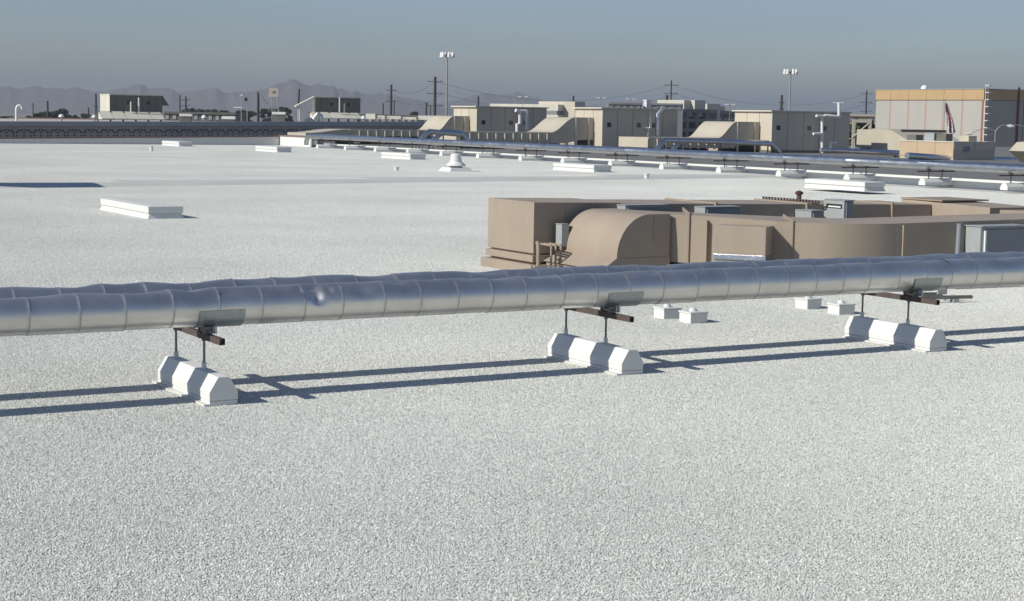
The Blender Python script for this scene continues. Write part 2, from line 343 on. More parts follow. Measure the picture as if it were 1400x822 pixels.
def near_support(us, label):
    t = thing('pipe_support', (us, 16.93, 0), label, 'pipe support', 'white pipe supports under the near twin pipes')
    def B(mb, name, mt, p=t, **k): return mb.build(name, mt, p, org=(us, 16.93, 0), **k)
    y0, y1 = 16.1, 17.78; w = .155
    def prof(e): return [(us - w - e, .0), (us + w + e, .0), (us + w + e, .145 + e), (us + .06, .3 + e), (us - .06, .3 + e), (us - w - e, .145 + e)]
    base = B(MB().box(us - w + .004, us + w - .004, y0 + .004, y1 - .004, 0, .052), 'base_curb', WHITE, bevel=.003)
    B(MB().prof_y([(us - w, .056), (us + w, .056), (us + w, .145), (us + .06, .3), (us - .06, .3), (us - w, .145)], y0, y1), 'saddle', WHITE, bevel=.006)
    rnd = random.Random(us)
    pts = []
    for i in range(15): pts.append((us - w - .035 - rnd.uniform(0, .045), y1 - (y1 - y0) * i / 14))
    fl = [(us - w + .02, y1), ] + pts + [(us - w + .02, y0)]
    B(MB().prism(fl, .0, .024), 'flashing_strip', WHITE2)
    for py in (16.69, 17.6):
        B(MB().tube([(us, py, .296), (us, py, .37)], .026, 12), 'post_sleeve', WHITE, smooth=True)
        B(MB().tube([(us, py, .36), (us, py, .635)], .0135, 10), 'post', STEEL, smooth=True)
        B(MB().tube([(us, py, .60), (us, py, .622)], .027, 6), 'lock_nut', STEEL)
    b0, b1 = 16.14, 17.98
    ch = MB().prof_y([(us - .03, .622), (us + .03, .622), (us + .03, .688), (us - .03, .688)], b0 + .03, b1 - .03)
    bm = B(ch, 'channel_beam', RUST)
    for q0, q1 in ((b0, b0 + .03), (b1 - .03, b1)):       # open channel ends
        e = MB(); e.box(us - .03, us + .03, q0, q1, .622, .628); e.box(us - .03, us - .024, q0, q1, .628, .688); e.box(us + .024, us + .03, q0, q1, .628, .688); e.box(us - .024, us + .024, q0, q1, .682, .688)
        B(e, 'channel_end', RUST)
    for py, pz in ((PY1, PZ1), (PY2, PZ2)):
        # curved shield between pipe and roller
        sh = []; n = 14; L = .25
        f = []
        for xx in (us - L + .12, us + L + .12):
            for rr in (PR + .004, PR + .009):
                for k in range(n + 1):
                    a = R_(95) + (R_(265) - R_(95)) * k / n; sh.append((xx, py - rr * math.sin(a), pz + rr * math.cos(a)))
        q = n + 1
        for k in range(n):
            f += [(q + k, q + k + 1, 3 * q + k + 1, 3 * q + k), (k + 1, k, 2 * q + k, 2 * q + k + 1), (k, k + 1, q + k + 1, q + k), (2 * q + k + 1, 2 * q + k, 3 * q + k, 3 * q + k + 1)]
        f += [(0, q, 3 * q, 2 * q), (q + n, n, 2 * q + n, 3 * q + n)]
        B(MB().add(sh, f), 'pipe_shield', GALV, smooth=True)
        rl = MB(); zb = pz - PR - .012
        rl.box(us - .05, us + .05, py - .10, py - .085, .688, zb + .02); rl.box(us - .05, us + .05, py + .085, py + .10, .688, zb + .02)
        rl.tube([(us, py - .085, .722), (us, py + .085, .722)], [.034, .034], 12)
        br = B(rl, 'roller_bracket', STEEL, smooth=True)
        B(MB().tube([(us, py - .135, .722), (us, py - .10, .722)], .012, 8), 'bolt', STEEL, smooth=True)
    B(MB().box(us + .05, us + .075, 16.5, 16.545, .695, .775), 'clamp_tag', mat('pale_blue_tag', (.45, .52, .56), .4, .2, var=.1))
    return t
near_support(5.91, 'white saddle pipe support standing beneath the deep creased dent')
near_support(10.97, 'white saddle pipe support, the middle one of three under the near pipes')
near_support(15.85, 'white saddle pipe support near the tall grey cabinet and two small blocks')

# small white penetration blocks
bk = [((14.5, 20.45), 'roof pocket behind the middle pipe support, on the duct side of its pair'), ((14.56, 19.85), 'roof pocket behind the middle pipe support, on the pipe side of its pair'),
      ((17.45, 20.65), 'roof pocket behind the cabinet side support, on the duct side of its pair'), ((17.42, 19.85), 'roof pocket behind the cabinet side support, on the pipe side of its pair')]
for i, ((x, y), lb) in enumerate(bk):
    t = thing('roof_pocket', (x, y, 0), 'small white ' + lb, 'roof block', 'small white roof pockets', rz=R_((i % 3 - 1) * 3))
    MB().prism([(-.02, -.0), (.29, 0), (.29, .29), (-.02, .29)], 0, .15).build('pocket_box', WHITE, t, bevel=.008)
    MB().box(-.032, .302, -.012, .302, .151, .172).build('pocket_rim', WHITE, t, bevel=.004)
    MB().revolve([(.06, .165), (.055, .2), (.035, .22), (.012, .225)], (.13, .15, 0), 14).build('pipe_cap', WHITE2, t, smooth=True)

# ================================================================== NEAR TAN DUCTS
# back duct with box end
def zb(x): return 1.385 - (x - 16.3) * .0135
BO = (16.3, 28.3, 0)
t = thing('tan_duct', BO, 'long tan duct with a tall square box end standing on a curb', 'duct')
def bb(mb, n, mt=TAN, p=t, **k): return mb.build(n, mt, p, org=BO, **k)
y0, y1 = 27.4, 29.2
bb(MB().prism([(16.3,y0),(18.3,y0),(18.3,y1),(16.3,y1)], .40, [zb(16.3), zb(18.3), zb(18.3), zb(16.3)]), 'box_end', bevel=.006)
bb(MB().prism([(18.303,y0+.03),(26.6,y0+.03),(26.6,y1-.06),(18.303,y1-.06)], .45, [zb(18.3)-.02, zb(26.6)-.02, zb(26.6)-.02, zb(18.3)-.02]), 'duct_body', bevel=.005)
bb(MB().box(16.27, 18.33, y0-.03, y1+.03, .235, .365), 'rail', bevel=.005)
bb(MB().box(16.36, 18.25, y0+.05, y1-.05, .10, .40), 'rail_recess', TAN2)
bb(MB().box(16.2, 18.4, y0-.1, y1+.1, 0, .19), 'curb', bevel=.006)
for xx in (20.6, 23.0, 25.4):
    bb(MB().box(xx, xx+.045, y0-.03, y1-.02, .43, zb(xx)+.012), 'flange', TAN2)
for xx in (20.0, 22.4, 24.8): bb(MB().box(xx, xx+.08, y0+.1, y1-.1, 0, .452), 'duct_stand', TAN2)
for i in range(8):
    bb(MB().box(16.295, 16.299, y0+.1+i*.23, y0+.115+i*.23, zb(16.3)-.04, zb(16.3)-.025), 'rivet', STEEL)
for xx in (17.0, 17.65): bb(MB().box(xx, xx + .018, y0 - .006, y0 + .02, .42, zb(xx) - .01), 'panel_seam', TAN2)
# far end: offset boxes with lit faces
EO = (27.3, 27.0, 0)
t2 = thing('tan_duct', EO, 'tan transition duct with a sloping top behind the tall grey cabinet', 'duct')
def be(mb, n, mt=TAN, **k): return mb.build(n, mt, t2, org=EO, **k)
be(MB().prism([(26.62, 25.7), (28.0, 25.7), (28.0, 28.4), (26.62, 28.4)], .35, [1.245, 1.245, 1.30, 1.30]), 'duct_body', bevel=.006)
be(MB().box(26.6, 28.02, 27.1, 28.42, 1.305, 1.335), 'lid', TAN2)
be(MB().prism([(27.6, 24.6), (32, 24.6), (32, 25.69), (26.9, 25.69)], .35, [1.16, 1.12, 1.16, 1.20]), 'sloped_section', bevel=.005)
be(MB().box(26.9, 27.1, 25.0, 28.2, 0, .36), 'duct_stand', TAN2)
be(MB().box(30.5, 30.7, 24.7, 25.6, 0, .36), 'duct_stand', TAN2)

# front duct: hood turning down, diagonal offset, elbow, straight run
FO = (18.0, 25.5, 0)
t3 = thing('tan_duct', FO, 'tan duct with a large rounded hood and a curved elbow behind the silver pipes', 'duct')
def bf(mb, n, mt=TAN, p=t3, **k): return mb.build(n, mt, p, org=FO, **k)
hy0, hy1 = 25.3, 27.2; zt = 1.262
arc = [(16.83 + .72 * (1 - math.cos(R_(a))), .47 + (zt - .47) * math.sin(R_(a))) for a in range(0, 91, 6)]
prof = [(18.0, .30), (16.83, .30)] + arc + [(18.0, zt)]
bf(MB().prof_y(prof[::-1], hy0, hy1), 'hood', smooth=True)
bf(MB().prism([(16.55, hy0-.02), (18.0, hy0-.02), (18.0, hy1+.12), (16.55, hy1+.12)], 0, .26), 'hood_curb', bevel=.005)
bf(MB().add([(16.50,hy0-.03,.262),(18.0,hy0-.03,.262),(18.0,hy1+.16,.262),(16.50,hy1+.16,.262),(16.815,hy0-.012,.462),(18.0,hy0-.012,.462),(18.0,hy1+.012,.462),(16.815,hy1+.012,.462)],
   [(0,3,2,1),(4,5,6,7),(0,1,5,4),(1,2,6,5),(2,3,7,6),(3,0,4,7)]), 'hood_skirt', smooth=False)
bf(MB().box(17.62, 17.65, hy0-.006, hy0+.03, .75, zt-.03), 'seam_strip', TAN2)
# near edge and far edge of the run, plan view
A = Vector((18.02, 25.42)); B1 = Vector((19.5, 23.55)); C = Vector((21.2, 22.75))
near = [A, B1] + [Vector(q[:2]) for q in bez([(19.5,23.55,0),(20.15,22.73,0),(21.2,22.73,0)], 10)[1:]] + [Vector((30, 22.75))]
far = [Vector((18.02, 27.15)), Vector((19.0, 27.0)), Vector((20.5, 25.05))] + [Vector(q[:2]) for q in bez([(20.5,25.05,0),(20.95,24.3,0),(21.6,24.25,0)], 6)[1:]] + [Vector((30, 24.25))]
ZT = 1.225
def ztop(p): return 1.25 if p.x < 18.3 else (1.19 + max(0, (p.x - 21.2)) * .008 if p.x > 19.3 else 1.25 - (p.x - 18.3) * .06)
def sect(nr, fr, name):
    poly = nr + fr[::-1]; bf(MB().prism([tuple(p) for p in poly], .36, [ztop(p) for p in poly]), name, smooth=True)
def lerp(a, b, k): return a + (b - a) * k
sect([A, lerp(A, B1, .17)], [far[0], lerp(far[1], far[2], .1), ][:2], 'duct_section')
sect([lerp(A, B1, .173), lerp(A, B1, .985)], [lerp(far[1], far[2], .103), far[2]], 'duct_section')
sect([lerp(A, B1, .99)] + near[2:12], [lerp(far[1], far[2], 1)] + far[3:9], 'duct_elbow')
sect([near[11] + Vector((.004, 0)), Vector((30, 22.75))], [far[8] + Vector((.004, 0)), Vector((30, 24.25))], 'duct_section')
dirw = (B1 - A).normalized(); nw = Vector((dirw.y, -dirw.x))
if nw.x > 0: nw = -nw
def wallbox(k0, k1, out, z0, z1, inn=.02):     # box along the diagonal wall
    a = lerp(A, B1, k0); b = lerp(A, B1, k1)
    return [tuple(a + nw * out), tuple(b + nw * out), tuple(b - nw * inn), tuple(a - nw * inn)], z0, z1
def wflange(k, out, name='flange', mt=TAN2, z1=None, th=.012):
    p, a, b = wallbox(k, k + th, out, .34, ztop(lerp(A, B1, k)) + .03); bf(MB().prism(p, a, b), name, mt)
wflange(.17, .03); wflange(.985, .03)
p, a, b = wallbox(.27, .33, .09, .12, 1.17); bf(MB().prism(p, a, b), 'upright_post', TAN)
for k in (.17, .985):                               # standing flange across the top
    a = lerp(A, B1, k); c = lerp(far[1], far[2], k); dd = dirw * .02
    bf(MB().prism([tuple(a), tuple(a + dd), tuple(c + dd), tuple(c)], ztop(a) - .02, ztop(a) + .05), 'top_flange', TAN2)
hd = thing('exhaust_box', (19.0, 24.1, .3), 'square tan outlet box with crinkled foil tape, fixed to the diagonal duct wall', 'outlet box')
a = lerp(A, B1, .445); b = lerp(A, B1, .84); o_ = nw * .56
bx = [tuple(a + o_), tuple(b + o_), tuple(b + nw * .004), tuple(a + nw * .004)]
MB().prism(bx, .56, 1.115).build('box_body', TAN, hd, org=(19.0, 24.1, .3), bevel=.006)
bx2 = [tuple(a + nw * .567 - dirw * .006), tuple(b + nw * .567 + dirw * .006), tuple(b + nw * .02 + dirw * .006), tuple(a + nw * .02 - dirw * .006)]
MB().prism(bx2, .50, .60).build('foil_tape', TAPE, hd, org=(19.0, 24.1, .3), bevel=.01)
bx3 = [tuple(a + nw * .54), tuple(b + nw * .54), tuple(b + nw * .03), tuple(a + nw * .03)]
MB().prism(bx3, .0, .5).build('box_neck', mat('olive_neck', (.27, .27, .23), .6, var=.08), hd, org=(19.0, 24.1, .3))
for xx in (21.35, 24.7, 27.2):
    bf(MB().box(xx, xx + .05, 22.69, 24.3, .34, ztop(Vector((xx, 22.7))) - .03), 'flange', TAN)
for (xx, yy) in ((18.6, 25.4), (20.4, 23.7), (23.2, 23.3), (26.0, 23.3)):
    bf(MB().box(xx, xx + .08, yy - .4, yy + .6, 0, .365), 'duct_stand', TAN2)
# white sleepers under the duct
for i, (x, y) in enumerate(((19.0, 26.2), (20.1, 26.0))):
    s = thing('duct_sleeper', (x, y, 0), ('white block sleeper under the tan hood duct, beside the upright tan post' if i else 'white block sleeper under the tan hood duct, next to the rounded hood'), 'sleeper', 'white sleepers under the duct')
    MB().prof_y([(-.3,0),(.3,0),(.3,.16),(.22,.24),(-.22,.24),(-.3,.16)], -.35, .35).build('sleeper_body', WHITE, s, bevel=.01)
    MB().box(-.1, .1, -.2, .2, .24, .36).build('bearing_pad', BLACK, s)

# grey electrical cabinet, leaning post
c = (22.92, 22.33, 0)
t = thing('electrical_cabinet', c, 'tall pale grey electrical cabinet with a darker door against the tan duct', 'cabinet')
MB().box(0, 1.18, 0, .38, .18, 1.12).build('cabinet_body', GREYBOX, t, bevel=.01)
dr = MB().box(.1, 1.16, -.035, -.004, .2, 1.075).build('door', GREYBOX2, t, bevel=.006)
MB().box(.085, .12, -.04, -.001, .2, 1.06).build('hinge_strip', LABEL, dr)
MB().box(-.02, 1.2, -.05, .39, 1.122, 1.14).build('drip_top', GREYBOX, t)
for xx in (.1, 1.0): MB().box(xx, xx + .06, .1, .3, 0, .18).build('leg', STEEL, t)
q = on_y(1308, 345, 22.2)
t = thing('vent_post', (22.22, 22.2, 0), 'slightly leaning grey pipe post beside the grey cabinet', 'post')
MB().tube([(0, 0, 0), (.03, 0, 1.19)], .05, 16).build('post', GREYBOX2, t, smooth=True)
MB().tube([(.03, 0, 1.19), (.03, 0, 1.205)], .056, 16).build('cap', GREYBOX2, t, smooth=True)

q0 = on_z(1262, 407, .1); q1 = on_z(1330, 406, .1)
t = thing('strut_frame', (q0.x, q0.y, 0), 'low steel strut frame lying on the gravel behind the last pipe support', 'frame', rz=math.atan2(q1.y - q0.y, q1.x - q0.x))
L = (q1 - q0).length
MB().box(0, L, 0, .06, .07, .125).build('channel', STEEL, t); MB().box(.0, L * .7, .5, .56, .07, .125).build('channel', STEEL, t)
for xx in (.08, L * .6): MB().box(xx, xx + .1, -.03, .6, 0, .068).build('block', GREYBOX, t)
MB().box(L * .42, L * .6, .2, .24, .126, .34).build('bracket', GREYBOX, t)
# boxes fixed to the dark side of the back duct
def ebox(x, z0, z1, w, d, label, vents=None, lab=False):
    t = thing('disconnect_box', (x, y0, z0), label, 'electrical box')
    MB().box(0, w, -d, .028, 0, z1 - z0).build('box_body', GREYBOX, t, bevel=.006)
    dr = MB().box(.05, w - .03, -d - .022, -d - .002, .03, z1 - z0 - .03).build('door', GREYBOX2, t, bevel=.004)
    MB().box(-.015, w + .015, -d - .03, .0, z1 - z0 + .002, z1 - z0 + .014).build('lid', GREYBOX, t)
    if lab:
        MB().box(-.006, -.001, -d + .06, -.06, z1 - z0 - .17, z1 - z0 - .08).build('black_label', BLACK, t)
        MB().box(-.01, -.007, -d + .1, -.13, z1 - z0 - .15, z1 - z0 - .12).build('white_print', LABEL, t)
    return t
ebox(18.2, .6, 1.315, 1.0, .30, 'flat grey electrical box showing its lid just over the rounded tan hood')
ebox(20.1, .55, 1.26, .9, .34, 'flat grey electrical box showing its lid above the foil taped outlet box')
ebox(22.72, .5, 1.16, .32, .5, 'small pale grey disconnect box next to the labelled disconnect box')
ebox(23.5, .4, 1.37, .26, .62, 'taller pale grey disconnect box with a black label near its top', lab=True)
# tall small grey box and brown painted pipes by the box end
t = thing('junction_box', (16.72, 27.05, 0), 'slim pale grey junction box between the box end and the rounded hood', 'electrical box')
MB().box(0, .16, 0, .22, .55, .97).build('box_body', GREYBOX, t, bevel=.006); MB().box(-.01, .17, -.01, .225, .972, .985).build('lid', GREYBOX, t)
MB().box(.05, .11, .05, .17, 0, .55).build('stand', STEEL, t)
t = thing('pipe_manifold', (16.25, 26.75, 0), 'cluster of tan painted pipes looping down beside the box end', 'pipes')
for i, dx in enumerate((-.22, .06, .16, .27)):
    r = .04 if i == 0 else .022
    MB().tube(bez([(dx, 0, .1), (dx, 0, .55), (dx + .01, .02, .66), (dx + .12, .25, .64)], 10) if i == 0 else [(dx, 0, .1), (dx, 0, .56), (dx + .02, .05, .6), (dx + .05, .5, .6)], r, 10).build('pipe', TAN2, t, smooth=True)
for k in range(2): MB().box(-.34, .42, -.06 - .0 * k, .0, .14 + k * .07, .165 + k * .07).build('strut', CREAM, t)
MB().box(-.3, -.26, -.06, .0, 0, .14).build('strut_leg', STEEL, t); MB().box(.36, .4, -.06, .0, 0, .14).build('strut_leg', STEEL, t)
# perforated strut on top of the back duct and a rusty vent
t = thing('perforated_strut', (21.9, 28.2, zb(22)), 'brown perforated strut rail lying on top of the long tan duct', 'rail')
bar = MB()
L = 1.75; n = 18
bar.box(0, L, -.02, .02, .0, .012); bar.box(0, L, -.02, .02, .05, .062)
for i in range(n + 1): bar.box(i * L / n - .018, i * L / n + .018, -.019, .019, .012, .05)
bar.build('perforated_rail', RUST, t)
for xx in (.2, .9, 1.6): MB().box(xx, xx + .05, -.1, .1, -.015, 0).build('foot', RUST, t)
t.rotation_euler.z = R_(-87); t.location = (23.2, 29.1, zb(23.3) + .0)
q = on_z(1090, 273, 1.3)
t = thing('vent_stack', (24.0, 28.85, zb(24.0) - .03), 'small rusty brown capped vent rising from the long tan duct', 'vent')
MB().tube([(0, 0, 0), (0, 0, .15)], .055, 12).build('stack', RUST, t, smooth=True)
MB().revolve([(.085, .15), (.09, .17), (.09, .2), (.03, .235)], (0, 0, 0), 14).build('cap', mat('dark_red_cap', (.09, .03, .035), .7, var=.2), t, smooth=True)

# ================================================================== FAR PART OF THE WHITE ROOF
# skylight curbs
def curb(name, x0, x1, y0, y1, h, z, label, group=None):
    c = (x0, y0, z); t = thing(name, c, label, 'skylight curb', group)
    w, l = x1 - x0, y1 - y0
    MB().add([(-.05,-.05,0),(w+.05,-.05,0),(w+.05,l+.05,0),(-.05,l+.05,0),(0,0,.14),(w,0,.14),(w,l,.14),(0,l,.14)], [(0,3,2,1),(4,5,6,7),(0,1,5,4),(1,2,6,5),(2,3,7,6),(3,0,4,7)]).build('base_flashing', WHITE, t)
    MB().box(-.03, w + .03, -.03, l + .03, h - .2, h - .015).build('curb_frame', WHITE, t, bevel=.008)
    MB().box(.01, w - .01, .01, l - .01, .14, h - .2).build('curb_neck', WHITE2, t)
    MB().add([(.0,.0,h-.014),(w,0,h-.014),(w,l,h-.014),(0,l,h-.014),(.15,.15,h+.01),(w-.15,.15,h+.01),(w-.15,l-.15,h+.01),(.15,l-.15,h+.01)], [(0,3,2,1),(4,5,6,7),(0,1,5,4),(1,2,6,5),(2,3,7,6),(3,0,4,7)]).build('skylight_cover', WHITE2, t)
curb('skylight_curb', 14.45, 15.4, 45.3, 49.9, .36, 0, 'low white skylight curb standing alone on the open gravel')
gs = 'white skylight curbs in a row along the far pipes'
for (a, b, c) in (((1101, 258), (1182, 262), (1201, 261)), ((757, 234), (812, 236), (828, 235)), ((522, 217), (561, 218.5), (575, 218)), ((350, 208), (379, 208.5), (393, 208)), ((222, 200), (245, 200.5), (252, 200))):
    p = on_z(*b, ZF); q = on_x(a[0], a[1], p.x)
    curb('skylight_curb', p.x, p.x + 1.08, p.y, min(p.y + 4.6, q.y) if q.y > p.y + 2 else p.y + 2.6, .40, ZF, 'low white skylight curb in the row beside the far silver pipes', gs)
# white ventilator
p = on_z(616, 235, ZF)
t = thing('roof_ventilator', (p.x, p.y, ZF), 'white bell shaped roof ventilator on a square curb', 'ventilator'); t.scale = (.66, .66, .68)
MB().add([(-.1,-.1,0),(2.0,-.1,0),(2.0,1.9,0),(-.1,1.9,0),(.1,.1,.3),(1.8,.1,.3),(1.8,1.7,.3),(.1,1.7,.3)], [(0,3,2,1),(4,5,6,7),(0,1,5,4),(1,2,6,5),(2,3,7,6),(3,0,4,7)]).build('curb', WHITE, t)
MB().revolve([(.5, .3), (.5, .42)], (.95, .9, 0), 20).build('throat', DARK, t, smooth=True)
MB().revolve([(.72, .40), (.78, .46), (.74, .54), (.56, .68), (.46, .78), (.44, .86)], (.95, .9, 0), 28).build('flared_skirt', WHITE, t, smooth=True)
MB().revolve([(.47, .84), (.47, .88), (.44, .9), (.42, 1.28), (.36, 1.34), (.1, 1.36)], (.95, .9, 0), 28).build('bell_top', WHITE, t, smooth=True)
# small stubs
for (px, py, h, lb) in ((207, 207, .36, 'short white vent stub near the far left parapet'), (542, 233, .16, 'short white vent stub closest to the bell shaped ventilator'), (884, 244, .2, 'short white vent stub past the skylight curb row')):
    p = on_z(px, py, ZF); t = thing('vent_stub', (p.x, p.y, ZF), lb, 'vent')
    MB().tube([(0,0,0),(0,0,h)], .12, 12).build('stub', WHITE, t, smooth=True); MB().tube([(0,0,h-.02),(0,0,h+.03)], .15, 12).build('cap', WHITE, t, smooth=True)
# unit standing off to the left whose shadow falls across the low step
t = thing('condenser_unit', (12.7, 65.2, 0), 'tan boxed condenser unit by the low roof step, beyond the near skylight curb', 'air unit')
MB().box(-1.4, 1.1, -.6, .9, .2, 3.4).build('unit_body', TAN, t, bevel=.02); MB().box(-1.5, 1.2, -.7, 1.0, 0, .2).build('unit_curb', WHITE, t)

# ---- far pipes on their supports
FX1, FX2 = 56.55, 57.45
supy = []
for px, py in ((432,205),(470,206),(511,208),(555,210),(601,213),(651,216),(709,219.5),(767,223),(832,227),(902,232),(980,237),(1062,242),(1155,248),(1258,255),(1370,262)):
    supy.append(on_x(px, py, 56.1).y)
supy += [supy[-1] - 5.6, supy[-1] - 11.2]
FT = ZF
proto = None
for y in supy:
    if proto is None:
        t = thing('pipe_support', (56.2, y, FT), 'low white rounded pipe support in the row under the far silver pipes', 'pipe support', 'white supports under the far pipes')
        MB().prof_x([(-.22,0),(.22,0),(.22,.14),(.13,.27),(0,.32),(-.13,.27),(-.22,.14)], 0, 1.9).build('saddle', WHITE, t)
        for xx in (.42, 1.28):
            MB().tube([(xx,0,.3),(xx,0,.62)], .03, 8).build('post', STEEL, t)
            MB().box(xx - .13, xx + .05, -.08, .08, .681, .745).build('roller_bracket', RUST, t)
        MB().box(-.35, 2.1, -.035, .035, .62, .68).build('channel_beam', RUST, t)
        proto = t
    else:
        c = copy_tree(proto); c.location.y = y
for x, lb in ((FX1, 'long silver jacketed pipe along the roof edge, on the skylight side'), (FX2, 'long silver jacketed pipe along the roof edge, on the air unit side')):
    t = thing('far_pipe', (x, 30, FT + .95), lb, 'pipe', 'twin silver pipes along the roof edge')
    rnd = random.Random(int(x * 10)); yy = 24; ye = supy[0] + 2.4
    while yy < ye:
        L = rnd.uniform(2.3, 2.7); e = min(yy + L, ye)
        MB().tube([(x, yy, FT + .95), (x, e - .03, FT + .95 + rnd.uniform(-.006, .006)), (x, e - .03, FT + .95), (x, e + .015, FT + .95)], [.2, .2, .207, .207], 18).build('jacket_section', ALUFAR, t, smooth=True, org=(x, 30, FT + .95)); yy += L
    # elbow down at the far end
    MB().tube(bez([(x, ye, FT + .95), (x, ye + .7, FT + .95), (x, ye + .75, FT + .2)], 8), .2, 16).build('elbow', ALUFAR, t, smooth=True, org=(x, 30, FT + .95))
# roof edge upstand: white strip broken by sleepers, and the white wall at its far end
t = thing('roof_edge_upstand', (EDGE, 80, 0), 'low white roof edge upstand running behind the far silver pipes', 'upstand')
y = 20.0; wall_y = 134.0
while y < wall_y:
    e = min(y + 5.62, wall_y)
    MB().box(EDGE + .0, EDGE + .28, y, e - .08, -.5, ZF + .34).build('upstand_length', WHITE, t, org=(EDGE, 80, 0)); y = e
pw = on_z(425, 202, ZF)
t = thing('white_wall', (EDGE - .6, 134, ZF), 'bright white low wall with reddish coping at the far roof corner', 'wall')
MB().box(EDGE - .9, EDGE + .25, wall_y, BACK + .3, -.5, ZF + .80).build('wall_body', WHITE, t, org=(EDGE - .6, 134, ZF), bevel=.01)
MB().box(EDGE - .94, EDGE + .3, wall_y - .05, BACK + .35, ZF + .805, ZF + .92).build('coping', REDCOPE, t, org=(EDGE - .6, 134, ZF))
MB().box(EDGE - .9, EDGE + .2, wall_y - .3, wall_y - .06, -.5, ZF + .95).build('end_pier', BRICK, t, org=(EDGE - .6, 134, ZF))
# far parapet
pa = on_y(0, 200, BACK); pb = on_y(330, 197, BACK)
t = thing('far_parapet', (20, BACK, 0), 'long low parapet along the far roof edge, grey white below a reddish brown coping', 'parapet')
k = (pb.z - pa.z) / (pb.x - pa.x)
def zp(x): return pa.z + (x - pa.x) * k
xs = [-60, EDGE - 1.0]
MB().add([(xs[0],BACK,zp(xs[0])-1),(xs[1],BACK,-1),(xs[1],BACK+.3,-1),(xs[0],BACK+.3,zp(xs[0])-1),(xs[0],BACK,zp(xs[0])+.6),(xs[1],BACK,zp(xs[1])+.6),(xs[1],BACK+.3,zp(xs[1])+.6),(xs[0],BACK+.3,zp(xs[0])+.6)],
         [(0,3,2,1),(4,5,6,7),(0,1,5,4),(1,2,6,5),(2,3,7,6),(3,0,4,7)]).build('parapet_face', WHITE2, t, org=(20, BACK, 0))
MB().add([(xs[0],BACK-.05,zp(xs[0])+.604),(xs[1],BACK-.05,zp(xs[1])+.604),(xs[1],BACK+.36,zp(xs[1])+.604),(xs[0],BACK+.36,zp(xs[0])+.604),(xs[0],BACK-.05,zp(xs[0])+.75),(xs[1],BACK-.05,zp(xs[1])+.75),(xs[1],BACK+.36,zp(xs[1])+.75),(xs[0],BACK+.36,zp(xs[0])+.75)],
         [(0,3,2,1),(4,5,6,7),(0,1,5,4),(1,2,6,5),(2,3,7,6),(3,0,4,7)]).build('coping', REDCOPE, t, org=(20, BACK, 0))

# ---- dark perforated wall of the next wing
DV = 178.2
a = on_y(0, 166, DV); b = on_y(560, 166.5, DV)
kd = (b.z - a.z) / (b.x - a.x)
def zd(x): return a.z + (x - a.x) * kd
xa, xb = -20.0, 104.0
WO = (30, DV, 0)
t = thing('perforated_wall', WO, 'long dark block wall pierced with rows of arch shaped dots', 'wall')
def slab(mb, x0, x1, d0, d1, yy0, yy1): return mb.add([(x0,yy0,zd(x0)+d0),(x1,yy0,zd(x1)+d0),(x1,yy1,zd(x1)+d0),(x0,yy1,zd(x0)+d0),(x0,yy0,zd(x0)+d1),(x1,yy0,zd(x1)+d1),(x1,yy1,zd(x1)+d1),(x0,yy1,zd(x0)+d1)], [(0,3,2,1),(4,5,6,7),(0,1,5,4),(1,2,6,5),(2,3,7,6),(3,0,4,7)])
slab(MB(), xa, xb, -8, -.5, DV, DV + .4).build('wall_body', BRICK, t, org=WO)
slab(MB(), xa, xb, -.496, 0, DV - .18, DV + .6).build('coping', COPING, t, org=WO)
x_l = on_y(9, 175, DV).x; xarch = []
pitch = (on_y(380, 175, DV).x - x_l) / 17.0
arch = MB(); au = pitch / 23.4; av = .079
def dash(cx_, cz_, w, h, tilt):
    c_, s_ = math.cos(tilt), math.sin(tilt); q = [(cx_ + x * c_ - z * s_, cz_ + x * s_ + z * c_) for x, z in ((-w, -h), (w, -h), (w, h), (-w, h))]
    arch.prof_y(q[::-1], -.012, .02)
for px_, py_, tl in ((-7.2, 178.2, .75), (-2.9, 178.0, .75), (2.6, 178.0, -.75), (7.0, 178.2, -.75)): dash(px_ * au, -(py_ - 166) * av, .16, .06, tl)
for px_ in (-9.5, 0, 9.5):
    for py_ in (180.8, 185.3): dash(px_ * au, -(py_ - 166) * av, .085, .075, 0)
ap = None
for i in range(-22, 30):
    x = x_l + pitch * i
    if x < xa + 1 or x > xb - 1: continue
    if ap is None: ap = arch.build('arch_hole_shade', DARK, t); o = ap  # dark plates on the wall face paint the shade of its holes
    else: o = ap.copy(); COL.objects.link(o)
    o.location = (x - WO[0], 0, zd(x))
tag(MB().box(-20, 104, DV + .61, 240, GROUND, 1.62).build('next_wing_roof', mat('pale_roof', (.46, .44, .38), .85, var=.08, scale=.2)), kind='structure')

